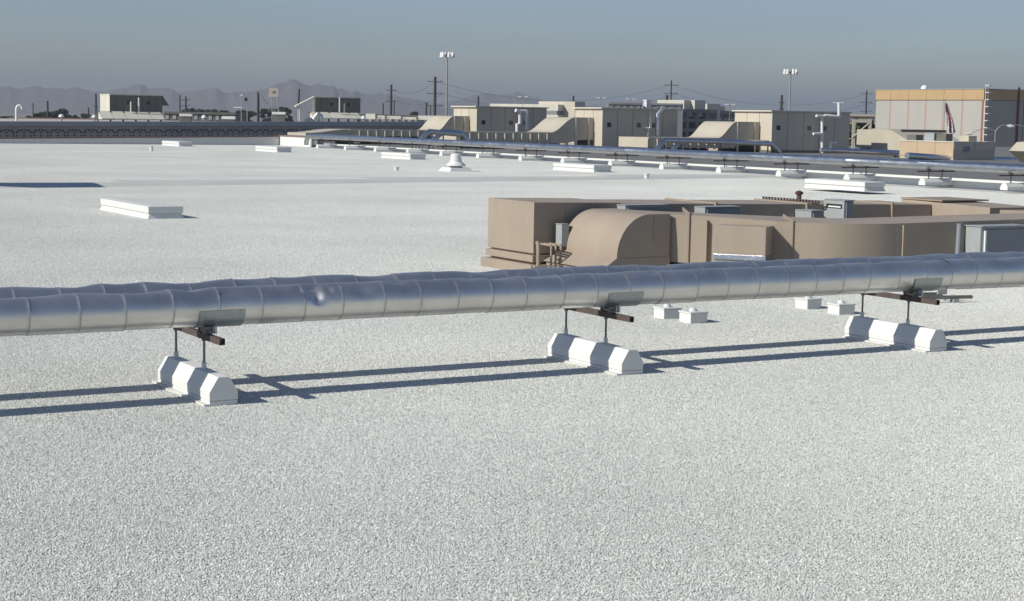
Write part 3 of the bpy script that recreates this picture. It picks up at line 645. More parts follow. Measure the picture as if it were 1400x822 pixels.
# ---- old air units standing on the next wing
def old_unit(px0, pxc, px1, ytop, D, hoodside, label, yb=152, ybase=163):
    # pxc: corner between lit end (left) and dark flank (right)
    C0 = at_d(pxc, ytop, D); zr = 1.62; h = C0.z
    rt = on_y(px1, ytop, C0.y).x; lf = on_x(px0, ytop, C0.x).y
    t = thing('old_air_unit', (C0.x, C0.y, zr), label, 'air unit')
    org = (C0.x, C0.y, zr); zm = at_d(pxc, yb, D).z
    n = 8; w = (rt - C0.x) / n
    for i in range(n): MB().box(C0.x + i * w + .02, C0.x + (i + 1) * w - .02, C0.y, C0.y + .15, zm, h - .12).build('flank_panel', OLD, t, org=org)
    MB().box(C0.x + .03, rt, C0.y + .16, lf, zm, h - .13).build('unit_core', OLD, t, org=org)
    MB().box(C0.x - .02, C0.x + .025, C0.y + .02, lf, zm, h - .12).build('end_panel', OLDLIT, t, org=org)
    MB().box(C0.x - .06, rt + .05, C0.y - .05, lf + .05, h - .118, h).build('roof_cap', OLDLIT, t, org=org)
    for i in (2, 5): MB().box(C0.x + i * w + .5, C0.x + i * w + .9, C0.y - .02, C0.y - .004, h - 1.2, h - .8).build('access_port', BLACK, t, org=org)
    return t, C0, rt, lf, h, zm, org
def plinth(t, org, x0, x1, y, z0, z1, dx):
    n = 5; w = (x1 - x0) / n
    for i in range(n): MB().prof_x([(y, z0), (y, z0 + .12), (y + 1.9, z1), (y + 1.9, z0)][::-1], x0 + i * w + .05, x0 + (i + 1) * w - .05).build('plinth_panel', OLDLIT, t, org=org)  # panels tilted back so that the sun brightens them
    for i in range(n + 1): MB().box(x0 + i * w - .08, x0 + i * w + .08, y + 1.6, y + 1.88, 1.62, z1 + .03).build('plinth_post', OLD, t, org=org)
t, C0, rt, lf, h, zm, org = old_unit(137, 150, 222, 128.5, 205, 'r', 'old boxed rooftop air unit with sloping hood, beside the white gooseneck pipe')
px = at_d(131, 152, 200); plinth(t, org, C0.x - 1.6, rt - .3, C0.y - 2.0, zm - 1.0, zm - .02, 0)
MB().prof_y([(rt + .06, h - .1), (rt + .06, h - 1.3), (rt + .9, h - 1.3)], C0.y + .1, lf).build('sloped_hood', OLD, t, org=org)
for dx, hh in ((rt - 4.2, 1.2), (rt - 3.2, 1.7)): MB().tube([(dx, C0.y - .6, zm - .1), (dx, C0.y - .6, zm + hh)], .09, 8).build('vent_pipe', LAMPW, t, org=org)
# second unit mirrored: lit sloping hood to the left
t, C0, rt, lf, h, zm, org = old_unit(428, 431, 493, 132, 225, 'l', 'old boxed rooftop air unit with bright sloping hood on slim legs', yb=153)
hx = on_y(405, 142, C0.y).x
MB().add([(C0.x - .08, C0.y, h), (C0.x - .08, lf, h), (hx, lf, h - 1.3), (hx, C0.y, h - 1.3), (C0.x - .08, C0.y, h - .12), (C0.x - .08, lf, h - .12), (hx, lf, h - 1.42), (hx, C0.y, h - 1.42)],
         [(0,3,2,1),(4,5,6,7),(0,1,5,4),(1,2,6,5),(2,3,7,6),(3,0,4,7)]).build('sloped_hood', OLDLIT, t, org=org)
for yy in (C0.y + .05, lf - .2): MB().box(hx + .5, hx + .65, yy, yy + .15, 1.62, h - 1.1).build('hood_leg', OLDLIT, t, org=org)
plinth(t, org, C0.x - 1.0, rt - .5, C0.y - 2.0, zm - .9, zm - .02, 0)
for dx, hh in ((C0.x + 3.2, 2.0), (C0.x + 3.9, 1.2)): MB().tube([(dx, C0.y - .8, zm - .1), (dx, C0.y - .8, zm + hh)], .09, 8).build('vent_pipe', LAMPW, t, org=org)
# gooseneck and domed exhaust
p = at_d(22.5, 163, 190); h = 3.0 - p.z
t = thing('gooseneck_vent', (p.x, p.y, 1.6), 'white gooseneck vent pipe standing on the next wing', 'vent')
ztp = at_d(26, 144.5, 190).z - 1.6
MB().tube([(0,0,0), (0,0,ztp*.7)] + bez([(0,0,ztp*.7),(0,0,ztp*1.12),(.6,-.2,ztp*1.08),(.62,-.2,ztp*.78)], 10)[1:], .14, 12).build('bent_pipe', LAMPW, t, smooth=True)
p = at_d(430, 160, 208)
t = thing('exhaust_fan', (p.x, p.y, 1.6), 'silver exhaust fan with bent duct and round drum beside the bright hood', 'fan')
MB().revolve([(.5, 0), (.55, .2), (.3, .45), (.1, .5)], (1.0, 0, 0), 16).build('drum', ALUFAR, t, smooth=True)
MB().tube([(0,0,.0),(0,0,.9),(.3,0,1.35),(.8,0,1.1),(1.0,0,.4)], .33, 10).build('bent_duct', ALUFAR, t, smooth=True)
MB().prof_y([(-1.9,0),(-.4,0),(-.4,.8),(-.9,.95),(-1.5,.55)], -.5, .5).build('fan_housing', GALV, t)
# small lit boxes and vents on the next wing
for i, (px, py, w, lb) in enumerate(((84, 161, .35, 'small shiny dome vent on the next wing, by the dark trees'), (129, 161.5, .3, 'small shiny dome vent on the next wing, by the plinth of the old air unit'), (279, 161, .3, 'small shiny dome vent on the next wing, between the two old air units'), (497, 162, .3, 'small shiny dome vent on the next wing, by the row of pale wall panels'))):
    p = at_d(px, py + 1.5, 200); t = thing('dome_vent', (p.x, p.y, 1.6), lb, 'vent', None)
    hh = max(.5, p.z - 1.5)
    MB().tube([(0,0,0),(0,0,hh)], .12, 10).build('neck', GALV, t, smooth=True); MB().revolve([(w,hh),(w*.95,hh+.15),(w*.5,hh+.32),(.03,hh+.36)], (0,0,0), 14).build('dome', LAMPW, t, smooth=True)
p0 = at_d(303, 160.5, 190); p1 = at_d(322, 160.5, 190)
for (px0, px1, py0, py1, D, lb) in ((303, 321, 159, 163, 205, 'long white low roof box between the two old air units'), (372, 390, 153, 156.5, 212, 'white low roof box under the raised beige sign'), (245, 262, 155.5, 159, 215, 'white low roof box next to the old air unit hood')):
    a_ = at_d(px0, py0, D); b_ = at_d(px1, py0, D); w = (b_ - a_).length; hh = at_d(px0, py0, D).z - at_d(px0, py1, D).z
    t = thing('roof_box', (a_.x, a_.y, 1.6), lb, 'roof box', None, rz=math.atan2(b_.y - a_.y, b_.x - a_.x))
    zz = at_d(px0, py1, D).z - 1.6
    MB().box(0, w, 0, .8, zz, zz + hh).build('box_body', LAMPW, t)
    MB().box(.1, w - .1, .1, .7, 0, max(.05, zz)).build('box_stand', OLD, t)

# ================================================================== AIR UNITS ON THE LOWER ROOF
LZ = -.15
def air_unit(c, rt, lf, zt, label, vents=2):
    x0, y0 = c; org = (x0, y0, LZ)
    t = thing('rooftop_air_unit', org, label, 'air unit', 'large cream rooftop air units')
    def B(mb, n, mt=CREAM, p=t, **k): return mb.build(n, mt, p, org=org, **k)
    B(MB().box(x0 + .12, rt, y0 + .12, lf, LZ, zt - .14), 'unit_core', CREAM)
    n = 5; w = (rt - x0) / n
    for i in range(n):
        a, b = x0 + i * w + (.13 if i == 0 else .03), x0 + (i + 1) * w - .03
        pn = B(MB().box(a, b, y0 + .02, y0 + .115, LZ + .25, zt - .16), 'flank_panel')
        if i in (0, 2, 3):
            B(MB().box(a + .5, a + .95, y0 - .02, y0 + .018, LZ + 2.3, LZ + 2.75), 'vent_grille', OLD if i else BLACK, pn)
        B(MB().box(b - .12, b - .06, y0 - .02, y0 + .018, LZ + .9, LZ + 1.6), 'door_handle', CREAM2, pn)
    m_ = 3; d = (lf - y0) / m_
    for i in range(m_): B(MB().box(x0 + .02, x0 + .115, y0 + i * d + (.13 if i == 0 else .03), y0 + (i + 1) * d - .03, LZ + .25, zt - .16), 'end_panel')
    B(MB().box(x0, x0 + .12, y0, y0 + .12, LZ, zt - .15), 'corner_post', CREAM2)
    B(MB().box(x0 - .25, rt + .1, y0 - .2, lf + .2, zt - .138, zt), 'roof_cap', CREAM2)
    B(MB().box(x0 - .1, rt, y0 - .08, lf, LZ, LZ + .24), 'base_rail', OLD)
    return t
C3 = (107.3, 133.6); _p = at_d(824, 147, 173); C2 = (_p.x, _p.y); _q = at_d(652, 145, 184); C1 = (_q.x, _q.y)
air_unit(C3, 117.6, 139.8, 4.12, 'cream rooftop air unit with a tall white pipe riser on its shaded flank')
air_unit(C2, on_y(927, 148, C2[1]).x, on_x(786, 147, C2[0]).y, _p.z, 'cream rooftop air unit between the striped building and the parking garage')
air_unit(C1, on_y(748, 146, C1[1]).x, on_x(620, 145, C1[0]).y, _q.z, 'cream rooftop air unit next to the high lamp mast, with one hood')

def supply_duct(uc, ynp, topp, sp0, sp1, endp, botp, label, width, rib_every=1.0, dive=None, end_lit=True):
    yn = on_x(ynp[0], ynp[1], uc).y; zt = on_y(topp[0], topp[1], yn).z
    xs0 = on_y(sp0, 180, yn).x; xs1 = on_y(sp1, 180, yn).x
    e = on_y(endp[0], endp[1], yn); b = on_y(botp[0], botp[1], yn); zl = e.z; zbot = max(LZ + .3, b.z)
    yf = yn + width; org = (xs1, yn, LZ)
    t = thing('supply_duct', org, label, 'duct', 'cream supply ducts of the air units')
    def B(mb, n, mt=SANDY, p=t, **k): return mb.build(n, mt, p, org=org, **k)
    sc = scurve(xs0, zt, xs1, zl, 14)
    prof = [(uc - .02, zt)] + sc + [(xs1, zbot), (xs0 + (xs1 - xs0) * .35, zbot), (xs0 + .6, zbot + .35), (uc - .02, zbot + .35 if zt - zbot > 2 else zbot)]
    B(MB().prof_y(prof[::-1], yn, yf), 'hood', smooth=True)
    xe = e.x
    B(MB().prof_y([(xs1 - .01, zbot), (xe, zbot), (xe, zl - .005), (xs1 - .01, zl - .005)], yn + .02, yf - .02), 'duct_run')
    lip = B(MB().box(xe, xs1 - .02, yn - .07, yn + .015, zl - .13, zl + .03), 'top_lip', CREAM2)
    x = xs1 - .4
    while x > xe + .2:
        B(MB().box(x - .07, x + .07, yn - .24, yn + .018, zbot - .1, zl - .135), 'rib', CREAM2); x -= rib_every
    x = xs1 - 1
    while x > xe: B(MB().box(x - .08, x + .08, yn + .2, yf - .2, LZ, zbot - .002), 'duct_stand', OLD); x -= 3
    for xx in (xs0 + .05, uc - .6):
        B(MB().box(xx - .08, xx + .08, yn - .08, yn - .002, LZ, zt - .05), 'hood_post', CREAM2)
    if dive:
        xd = on_y(dive[0], dive[1], yn).x; zd_ = max(LZ + .02, on_y(dive[0], dive[1], yn).z)
        s2 = scurve(xe, zl, xd, zd_, 12)
        B(MB().prof_y(([(xe, zbot)] + s2 + [(xd, LZ)])[::-1], yn, yf), 'end_hood', smooth=True)
    return yn
y3 = supply_duct(C3[0], (1039, 168), (1039, 167), 1008, 981, (886, 188), (886, 202), 'cream duct with S shaped hood ending in a plain lit box, at the riser unit', 5.2)
y2 = supply_duct(C2[0], (812, 162), (812, 161), 787, 752, (624, 180), (660, 195), 'cream ribbed duct with an S shaped hood, at the unit beside the garage', 5.0)
y1 = supply_duct(C1[0], (642, 160), (642, 159), 621, 598, (478, 177), (500, 186), 'cream ribbed duct with an S shaped hood and a dipping end, by the lamp mast', 5.0, dive=(418, 182))

def pipes(name, label, paths, cat='pipe', mt=ALUFAR, stands=True, group=None):
    o = Vector(paths[0][0][0]); o.z = LZ
    t = thing(name, o, label, cat, group)
    for pts, r in paths:
        MB().tube(pts, r, 12).build('pipe', mt, t, smooth=True, org=o)
        if stands:
            hi = max(pts, key=lambda p: p[2])
            mid = [p for p in pts if p[2] > .5]
            for p in mid: MB().box(p[0] - .05, p[0] + .05, p[1] - .05, p[1] + .05, LZ, p[2] - r).build('stand', OLD, t, org=o)
    return t
def py(px, py_, y): v = on_y(px, py_, y); return (v.x, v.y, v.z)
ya, yb_ = y3 - 3.2, y3 - 2.2
pipes('branch_pipe', 'silver branch pipe pair slanting up to the plain lit duct box', [([py(894, 208, ya), py(909, 192, ya), py(985, 194, ya), py(1055, 197, ya), py(1066, 209, ya)], .24), ([py(918, 207, yb_), py(932, 192.5, yb_), py(1050, 195, yb_), py(1062, 204, yb_)], .24)])
yc, yd = y2 - 4.5, y2 - 3.2
pipes('branch_pipe', 'silver branch pipe pair bridging over the ribbed ducts by the lamp mast', [([py(573, 193, yc), py(587, 180, yc), py(632, 184, yc), py(641, 194, yc)], .26), ([py(592, 192, yd), py(606, 180, yd), py(630, 182, yd), py(638, 192, yd)], .26)])
q3 = C3[1] - 1.2
pipes('pipe_riser', 'tall white pipe riser with side arms in front of an air unit', [([py(1124, 213, q3), py(1124, 186, q3), py(1124, 160, q3), py(1128, 158, q3), py(1150, 160, q3)], .15), ([py(1116, 158.5, q3), py(1124, 159, q3)], .14), ([py(1112, 183, q3), py(1124, 183, q3)], .14), ([py(1147, 158, q3), py(1147, 140, q3)], .16), ([py(1136, 204, q3), py(1136, 195, q3), py(1143, 195, q3)], .16)], mt=LAMPW, stands=False)
pipes('pipe_run', 'silver pipe pair with bright slanted ends in front of the sandy hood', [([py(1122, 205, 118), py(1180, 208, 118), py(1222, 210, 118), py(1228, 216, 118)], .2), ([py(1135, 205, 120), py(1200, 207, 120), py(1243, 209, 120), py(1250, 215, 120)], .2), ([py(1240, 213, 110), py(1300, 217, 110), py(1405, 220, 110)], .3)])
q2 = C2[1] - 1.2
pipes('pipe_riser', 'silver capped pipe riser in front of the air unit near the garage', [([py(899, 186, q2), py(899, 156, q2), py(905, 150, q2), py(905, 145, q2)], .24), ([py(889, 175, q2), py(889, 155, q2), py(882, 154.5, q2)], .16), ([py(886, 186, q2), py(886, 176, q2), py(879, 175, q2)], .16)], mt=ALUFAR, stands=False)
q1 = C1[1] - 1.2
pipes('pipe_riser', 'white pipe riser with a dark leg before the air unit by the lamp mast', [([py(707, 180, q1), py(707, 170, q1), py(711, 169, q1), py(711, 152, q1), py(705, 151, q1)], .2), ([py(720, 152, q1), py(720, 178, q1)], .2), ([py(711, 152, q1), py(720, 152, q1)], .16)], mt=LAMPW, stands=False)

# low tan box unit and sandy hood at the right
p = on_z(1303, 219, LZ); tz = on_y(1303, 193.5, p.y).z; lf = on_x(1230, 200, p.x).y; rt = on_y(1361, 200, p.y).x
org = (p.x, p.y, LZ); t = thing('low_air_unit', org, 'low tan boxed air unit with small grey boxes on its roof', 'air unit')
MB().box(p.x + .06, rt, p.y + .06, lf, LZ, tz - .1).build('unit_core', SANDY, t, org=org)
for i in range(3): d = (lf - p.y) / 3; MB().box(p.x, p.x + .055, p.y + i * d + .02, p.y + (i + 1) * d - .02, LZ + .25, tz - .1).build('end_panel', mat('warm_tan_panel', (.48, .36, .24), .6, var=.05, scale=.6), t, org=org)
for i in range(2): d = (rt - p.x) / 2; MB().box(p.x + .06 + i * d, p.x + (i + 1) * d - .04, p.y, p.y + .055, LZ + .9, tz - .1).build('flank_panel', CREAM, t, org=org)
MB().box(p.x - .05, rt + .06, p.y - .05, lf + .05, tz - .098, tz).build('roof_cap', CREAM2, t, org=org)
for k, (dx, dy, w, h, mt) in enumerate(((.4, 5.2, .9, .5, OLD), (.5, 3.0, 1.1, .7, GREYBOX), (.6, 1.6, .8, .65, OLD), (2.6, .8, 1.0, .5, SANDY))): MB().box(p.x + dx, p.x + dx + w, p.y + dy, p.y + dy + 1.2, tz + .002, tz + h).build('roof_box', mt, t, org=org)
MB().box(p.x + 1.2, p.x + 2.0, p.y - .03, p.y - .002, tz - .9, tz - .45).build('vent_grille', GREYBOX2, t, org=org)
ux = p.x + 14
def yz(px, py_): v = on_x(px, py_, ux); return (v.y, v.z)
a = yz(1192, 176); b = yz(1212, 177); c = yz(1246, 192); d = yz(1262, 192)
org = (ux, b[0], LZ); t = thing('supply_duct', org, 'sandy duct hood with a swept lit side behind the low tan unit', 'duct')
sw = [(b[0] + (c[0] - b[0]) * k / 10, b[1] + (c[1] - b[1]) * (.5 - .5 * math.cos(math.pi * k / 10))) for k in range(11)]
MB().prof_x(([(a[0], LZ), (a[0], a[1])] + sw + [d, (d[0], LZ)])[::-1], ux, ux + 7.5).build('swept_hood', SANDY, t, org=org, smooth=True)
MB().box(ux + 1, ux + 7.4, b[0] - 1.2, b[0] - 1.0, b[1] - .55, b[1] + .02).build('seam_rib', OLD, t, org=org)
e = yz(1168, 176); MB().box(ux + .4, ux + 5, a[0] + .02, e[0], LZ + .5, a[1] - .1).build('rear_section', SANDY, t, org=org)
MB().box(ux + .5, ux + 1, a[0] + .5, e[0] - .5, LZ, LZ + .498).build('duct_stand', OLD, t, org=org)
# hoods leaning in at the right edge
p = on_z(1392, 236, LZ)
for i, (zo, dx, lb) in enumerate(((2.0, 0, 'tan angled intake hood, the lower one of two by the roof edge'), (2.75, 6.0, 'tan angled intake hood, the upper one of two by the roof edge'))):
    o = (p.x + dx + 2.2, p.y + dx * .55, LZ); t = thing('intake_hood', o, lb, 'hood', 'angled intake hoods')
    MB().prof_y([(0, zo - .6), (.7, zo), (4, zo + .3), (4, zo - 1.4), (1.2, zo - 1.4)], 0, 3).build('hood_body', SANDY, t)
    MB().box(1.6, 3.6, .4, 2.6, 0, zo - 1.402).build('hood_base', TAN2, t)
# pale low kerb on the lower roof between the units
pa_ = on_z(742, 199, LZ); pb_ = on_z(1000, 207, LZ)
o = (pa_.x, pa_.y, LZ); t = thing('pipe_kerb', o, 'long pale pinkish kerb on the lower roof before the air units', 'kerb')
n = 8
for i in range(n):
    q0 = pa_.lerp(pb_, i / n); q1_ = pa_.lerp(pb_, (i + .98) / n); d = (q1_ - q0).normalized(); s_ = Vector((-d.y, d.x, 0)) * .5
    MB().prism([tuple(q0[:2]), tuple(q1_[:2]), tuple((q1_ + s_)[:2]), tuple((q0 + s_)[:2])], LZ, LZ + .35).build('kerb_length', mat('pinkish_kerb', (.42, .36, .32), .8, var=.06), t, org=o)

# ================================================================== BUILDINGS BEYOND
CB = at_d(1345, 122, 300); zt = CB.z; lf = on_x(1197, 122, CB.x).y
org = (CB.x, CB.y, GROUND)
t = thing('warehouse', org, 'big windowless warehouse of pale precast panels under an ochre band', 'building')
def B(mb, n, mt, p=t, **k): return mb.build(n, mt, p, org=org, **k)
B(MB().box(CB.x + .3, CB.x + 60, CB.y + .3, lf, GROUND, zt - .2), 'wall_core', CONC)
band = on_x(1270, 136.5, CB.x).z
js = [on_x(px, 150, CB.x).y for px in (1197, 1217.5, 1242, 1266, 1290, 1316, 1345)]
for a, b in zip(js, js[1:]):
    B(MB().box(CB.x + .02, CB.x + .29, b + .22, a - .22, GROUND, band - .1), 'wall_panel', CONC)
    B(MB().box(CB.x + .06, CB.x + .28, b - .2, b + .2, GROUND, band - .1), 'joint_pilaster', SALMON)
    B(MB().box(CB.x - .06, CB.x + .29, b + .03, a - .03, band, zt), 'band_panel', OCHRE)
B(MB().box(CB.x - .08, CB.x + .28, CB.y + .25, lf, band - .095, band - .005), 'drip_edge', OLD)
for i in range(6):
    B(MB().box(CB.x + .35 + i * 10, CB.x + 10.1 + i * 10, CB.y, CB.y + .29, GROUND, band - .1), 'wall_panel', CONC)
    B(MB().box(CB.x + .35 + i * 10, CB.x + 10.3 + i * 10, CB.y - .06, CB.y + .29, band, zt), 'band_panel', OCHRE)
B(MB().box(CB.x - .05, CB.x + .3, CB.y - .06, CB.y + .24, GROUND, zt - .01), 'corner_trim', mat('rust_red_trim', (.30, .13, .09), .7, var=.08))
B(MB().box(CB.x - .15, CB.x + 60, CB.y - .15, lf + .1, zt + .004, zt + .12), 'roof_edge', GREYBOX)
lad = on_y(1350.5, 122, CB.y - .6).x
lr = B(MB().box(lad - .35, lad - .27, CB.y - .5, CB.y - .42, GROUND + 5, zt + .9), 'ladder', LAMPW)
B(MB().box(lad + .27, lad + .35, CB.y - .5, CB.y - .42, GROUND + 5, zt + .9), 'ladder_rail', LAMPW, lr)
z = GROUND + 5.3
while z < zt + .8: B(MB().box(lad - .27, lad + .27, CB.y - .48, CB.y - .44, z, z + .05), 'rung', LAMPW, lr); z += .35
z = zt + .6
while z > GROUND + 6:
    for a, b, c, d in ((lad - .42, lad - .35, CB.y - 1.2, CB.y - .43), (lad + .35, lad + .42, CB.y - 1.2, CB.y - .43), (lad - .42, lad + .42, CB.y - 1.27, CB.y - 1.2)): B(MB().box(a, b, c, d, z, z + .12), 'cage_hoop', LAMPW, lr)
    z -= 1.25
rs = on_y(1392, 150, CB.y - .1).x; B(MB().box(rs - .3, rs + .3, CB.y - .12, CB.y - .065, GROUND, zt + .5), 'red_downpipe', mat('dark_red_paint', (.16, .035, .03), .6, var=.1))
q = on_x(1264, 121, CB.x + 5); o = (q.x, q.y, zt)
t = thing('dome_vent', o, 'white domed vent on the warehouse roof', 'vent')
MB().revolve([(.7, .1), (.7, .45), (.55, .8), (.2, 1.0)], (0, 0, 0), 16).build('dome', LAMPW, t, smooth=True); MB().box(-.5, .5, -.5, .5, -.1, .15).build('curb', OLD, t)

# flag
q = at_d(1292, 137, 215); o = (q.x, q.y, GROUND)
t = thing('flagpole', o, 'slim flagpole before the pale warehouse wall', 'flagpole')
MB().tube([(0, 0, 0), (0, 0, q.z - GROUND)], [.09, .045], 10).build('pole', GPOLE, t, smooth=True); MB().revolve([(.02, -.02), (.1, .05), (.08, .14), (.02, .17)], (0, 0, q.z - GROUND), 10).build('finial', GPOLE, t, smooth=True)
zt_ = at_d(1293, 141, 215).z; zb_ = at_d(1298, 180, 215).z; H_ = zt_ - zb_
b = MB(); nx, nz = 14, 22; vs = []
for j in range(nz + 1):
    s_ = j / nz
    for i in range(nx + 1):
        k = i / nx; wd = .2 + .85 * s_ ** .8 * (1 - .25 * max(0, s_ - .7)); dr = .85 * max(0, s_ - .35)
        vs.append((k * wd + (.55 * s_ if s_ > .5 else .55 * s_ * s_ * 2) * .9 + .08, .16 * math.sin(k * 11 + s_ * 4) * (.3 + s_), H_ * (1 - s_) - .25 * math.sin(k * 3) * s_))
ang = R_(-30); fs = []; mi = []
for j in range(nz):
    for i in range(nx):
        fs.append((j * 15 + i, j * 15 + i + 1, (j + 1) * 15 + i + 1, (j + 1) * 15 + i)); mi.append(2 if j < 7 and i < 9 else (0 if (i + j // 3) % 4 < 2 else 1))
b.add([(x * math.cos(ang) - y * math.sin(ang), x * math.sin(ang) + y * math.cos(ang), z) for x, y, z in vs], fs); b.mi = mi
fl = b.build('flag', [FRED, FWHITE, FBLUE], org=(0, 0, 0), smooth=True); fl.location = (q.x, q.y, zb_)
md = fl.modifiers.new('thick', 'SOLIDIFY'); md.thickness = .02
tag(fl, 'limp red white and navy striped flag hanging on its pole', 'flag')

# double arm street lights by the warehouse
def arm_lamp(px, ytop, D, arms, label):
    q = at_d(px, ytop, D); o = (q.x, q.y, GROUND); h = q.z - GROUND
    t = thing('street_lamp', o, label, 'street lamp', 'curved arm street lamps')
    MB().tube([(0, 0, 0), (0, 0, h)], [.12, .08], 10).build('pole', GPOLE, t, smooth=True)
    for (ax_, ay_) in arms:
        e = at_d(ax_, ay_, D) - Vector(o); s0 = Vector((0, 0, h - .05))
        MB().tube(bez([s0, s0.lerp(e, .3) + Vector((0, 0, .75)), s0.lerp(e, .8) + Vector((0, 0, .55)), e], 10), .05, 8).build('arm', GPOLE, t, smooth=True)
        d = (e - s0); d.z = 0; d.normalize()
        MB().tube([e - d * .1, e + d * .25, e + d * .8], [.1, .2, .08], 10).build('lamp_head', LAMPW, t, smooth=True)
arm_lamp(1361, 179, 235, [(1328, 183), (1379, 173)], 'double arm street lamp between the low tan unit and the warehouse')
arm_lamp(1418, 183, 235, [(1384, 172)], 'curved arm street lamp by the dark warehouse flank')

def high_mast(px, ytop, D, label, col):
    q = at_d(px, ytop, D); o = (q.x, q.y, GROUND); h = q.z - GROUND
    t = thing('high_mast_lamp', o, label, 'lamp mast', 'tall lamp masts')
    MB().tube([(0, 0, 0), (0, 0, h)], [.24, .12], 12).build('mast', col, t, smooth=True)
    MB().tube([(0, 0, h - .25), (0, 0, h + .1)], .4, 12).build('lamp_ring', GPOLE, t, smooth=True)
    for k in range(6):
        a = k * math.pi / 3 + .35; c_, s_ = math.cos(a), math.sin(a)
        MB().tube([(c_ * .3, s_ * .3, h - .05), (c_ * .8, s_ * .8, h - .05)], .05, 6).build('bracket', GPOLE, t)
        MB().revolve([(.3, -.42), (.26, -.1), (.2, .3), (.12, .42)], (c_ * .95, s_ * .95, h), 12).build('lamp_head', LAMPW, t, smooth=True)
high_mast(611.5, 75, 270, 'tall grey lamp mast with a ring of heads beside the utility pole', GPOLE)
high_mast(1081, 98, 280, 'tall slim lamp mast with a ring of heads above the riser unit', GPOLE)

# utility poles and wires
def pole(px, ytop, D, label, arms=((.6, 1.2),), r=.17, lean=0, mt=POLE):
    q = at_d(px, ytop, D); o = (q.x, q.y, GROUND); h = q.z - GROUND
    t = thing('utility_pole', o, label, 'utility pole', 'utility poles on the skyline', rz=R_(-30))
    MB().tube([(0, 0, 0), (lean, 0, h)], [r * 1.3, r], 8).build('pole', mt, t, smooth=True)
    for dz, hw in arms:
        MB().box(lean - hw, lean + hw, -.08, .08, h - dz - .1, h - dz + .06).build('crossarm', mt, t)
        for sx in (-hw * .85, hw * .85): MB().tube([(lean + sx, 0, h - dz + .06), (lean + sx, 0, h - dz + .34)], .06, 6).build('insulator', mt, t)
    return q
big = ((1.2, 1.9), (4.2, 2.0), (7.2, 2.0))
w0 = pole(595, 105, 420, 'thick utility pole with three crossarms beside the grey lamp mast', big, .33)
w1 = pole(535, 116, 460, 'utility pole with crossarms above the row of pale wall panels', ((1.5, 1.4), (4.5, 1.4)), .3)
w2 = pole(918, 110, 520, 'slender utility pole with crossarms rising behind the garage', ((1.5, 2.2), (4, 2), (6.5, 2)), .2)
w3 = pole(1185, 124, 560, 'utility pole with many short crossarms next to the warehouse', ((1, 2), (4, 2), (7, 2), (10, 2)), .26)
for (px, yt, D, r, lb, arms) in ((65, 138, 420, .24, 'bare dark pole standing among the trees by the gooseneck vent', ()), (45, 141, 620, .2, 'thin far pole between the gooseneck vent and the dark trees', ((1, 1),)),
    (131, 128, 380, .2, 'dark pole close against the lit end of the old air unit', ((3, .5),)), (121, 147, 450, .2, 'short dark pole a little apart from the lit end of the old unit', ()),
    (246, 130, 480, .2, 'thin pole without arms, by the sloping hood of the old unit', ()), (254, 132, 480, .25, 'pole with stacked insulators, by the sloping hood of the old unit', ((1, 1.2), (2.6, 1.2), (4.2, 1.2))),
    (353, 126, 300, .22, 'thick dark pole between the antenna mast and the raised sign', ()), (524, 141, 520, .2, 'short dark pole in front of the pale wall panels', ()), (539, 137, 560, .18, 'short pole right beside the crossarm pole by the wall panels', ()),
    (583, 140, 500, .26, 'short dark pole just before the thick three crossarm pole', ()), (588.5, 145, 600, .2, 'faint short pole hidden near the thick three crossarm pole', ()),
    (654, 132, 430, .24, 'dark pole peeking over the air unit by the lamp mast', ()), (784, 131, 430, .24, 'dark pole peeking over the striped building', ()), (912, 130, 450, .34, 'thick dark pole stub before the slender crossarm pole', ()),
    (1069, 130, 430, .3, 'dark pole with stub arms peeking over the riser unit', ((2, .7), (3.6, .7)))):
    pole(px, yt, D, lb, arms, r)
pole(403, 122, 300, 'leaning dark pole before the highest mountain peak', (), .16, lean=.8)
def wires(a, b, label, offs=((0, -1.2), (1.5, -4.2)), sag=3.0):
    t = thing('power_line', a, label, 'power line', 'power lines across the skyline')
    for dx, dz in offs:
        A_ = a + Vector((dx, -dx * .5, dz)); B_ = b + Vector((dx, -dx * .5, dz))
        MB().tube([A_.lerp(B_, k / 16) - Vector((0, 0, sag * 4 * (k / 16) * (1 - k / 16))) for k in range(17)], .035, 4).build('wire', POLE, t, org=a)
wires(w1, w0, 'pair of power wires from the wall panel pole to the thick crossarm pole', sag=2)
wires(w0, w2, 'pair of power wires spanning from the thick crossarm pole to the slender pole', sag=5)
wires(w2, w3, 'pair of power wires spanning from the slender pole to the warehouse pole', sag=5)

# masts and the raised sign on the next wing
q = at_d(338, 116, 230); o = (q.x, q.y, 1.62)
t = thing('antenna_mast', o, 'thin antenna mast with an arm and a small dish', 'antenna', rz=R_(-30)); h = q.z - 1.62
MB().tube([(0, 0, 0), (0, 0, h)], .05, 8).build('mast', GPOLE, t); MB().box(-.9, 0, -.03, .03, h - .1, h).build('arm', GPOLE, t); MB().revolve([(.02, -.3), (.22, -.15), (.2, .15), (.03, .25)], (-.2, 0, h * .62), 10).build('dish', BLACK, t, smooth=True)
q = at_d(330, 131, 228); o = (q.x, q.y, 1.62); h = q.z - 1.62
t = thing('lamp_post', o, 'thin roof lamp post with a cross arm beside the antenna mast', 'lamp post', rz=R_(-30))
MB().tube([(0, 0, 0), (0, 0, h)], .06, 8).build('post', GPOLE, t); MB().box(-1.1, .15, -.05, .05, h * .55, h * .55 + .1).build('arm', LAMPW, t); MB().box(-.1, .15, -.1, .1, h, h + .15).build('lamp_head', LAMPW, t)
q = at_d(368, 132.5, 215); o = (q.x, q.y, 1.62); h = q.z - 1.62; top = at_d(368, 120.5, 215).z - 1.62; w = 1.15
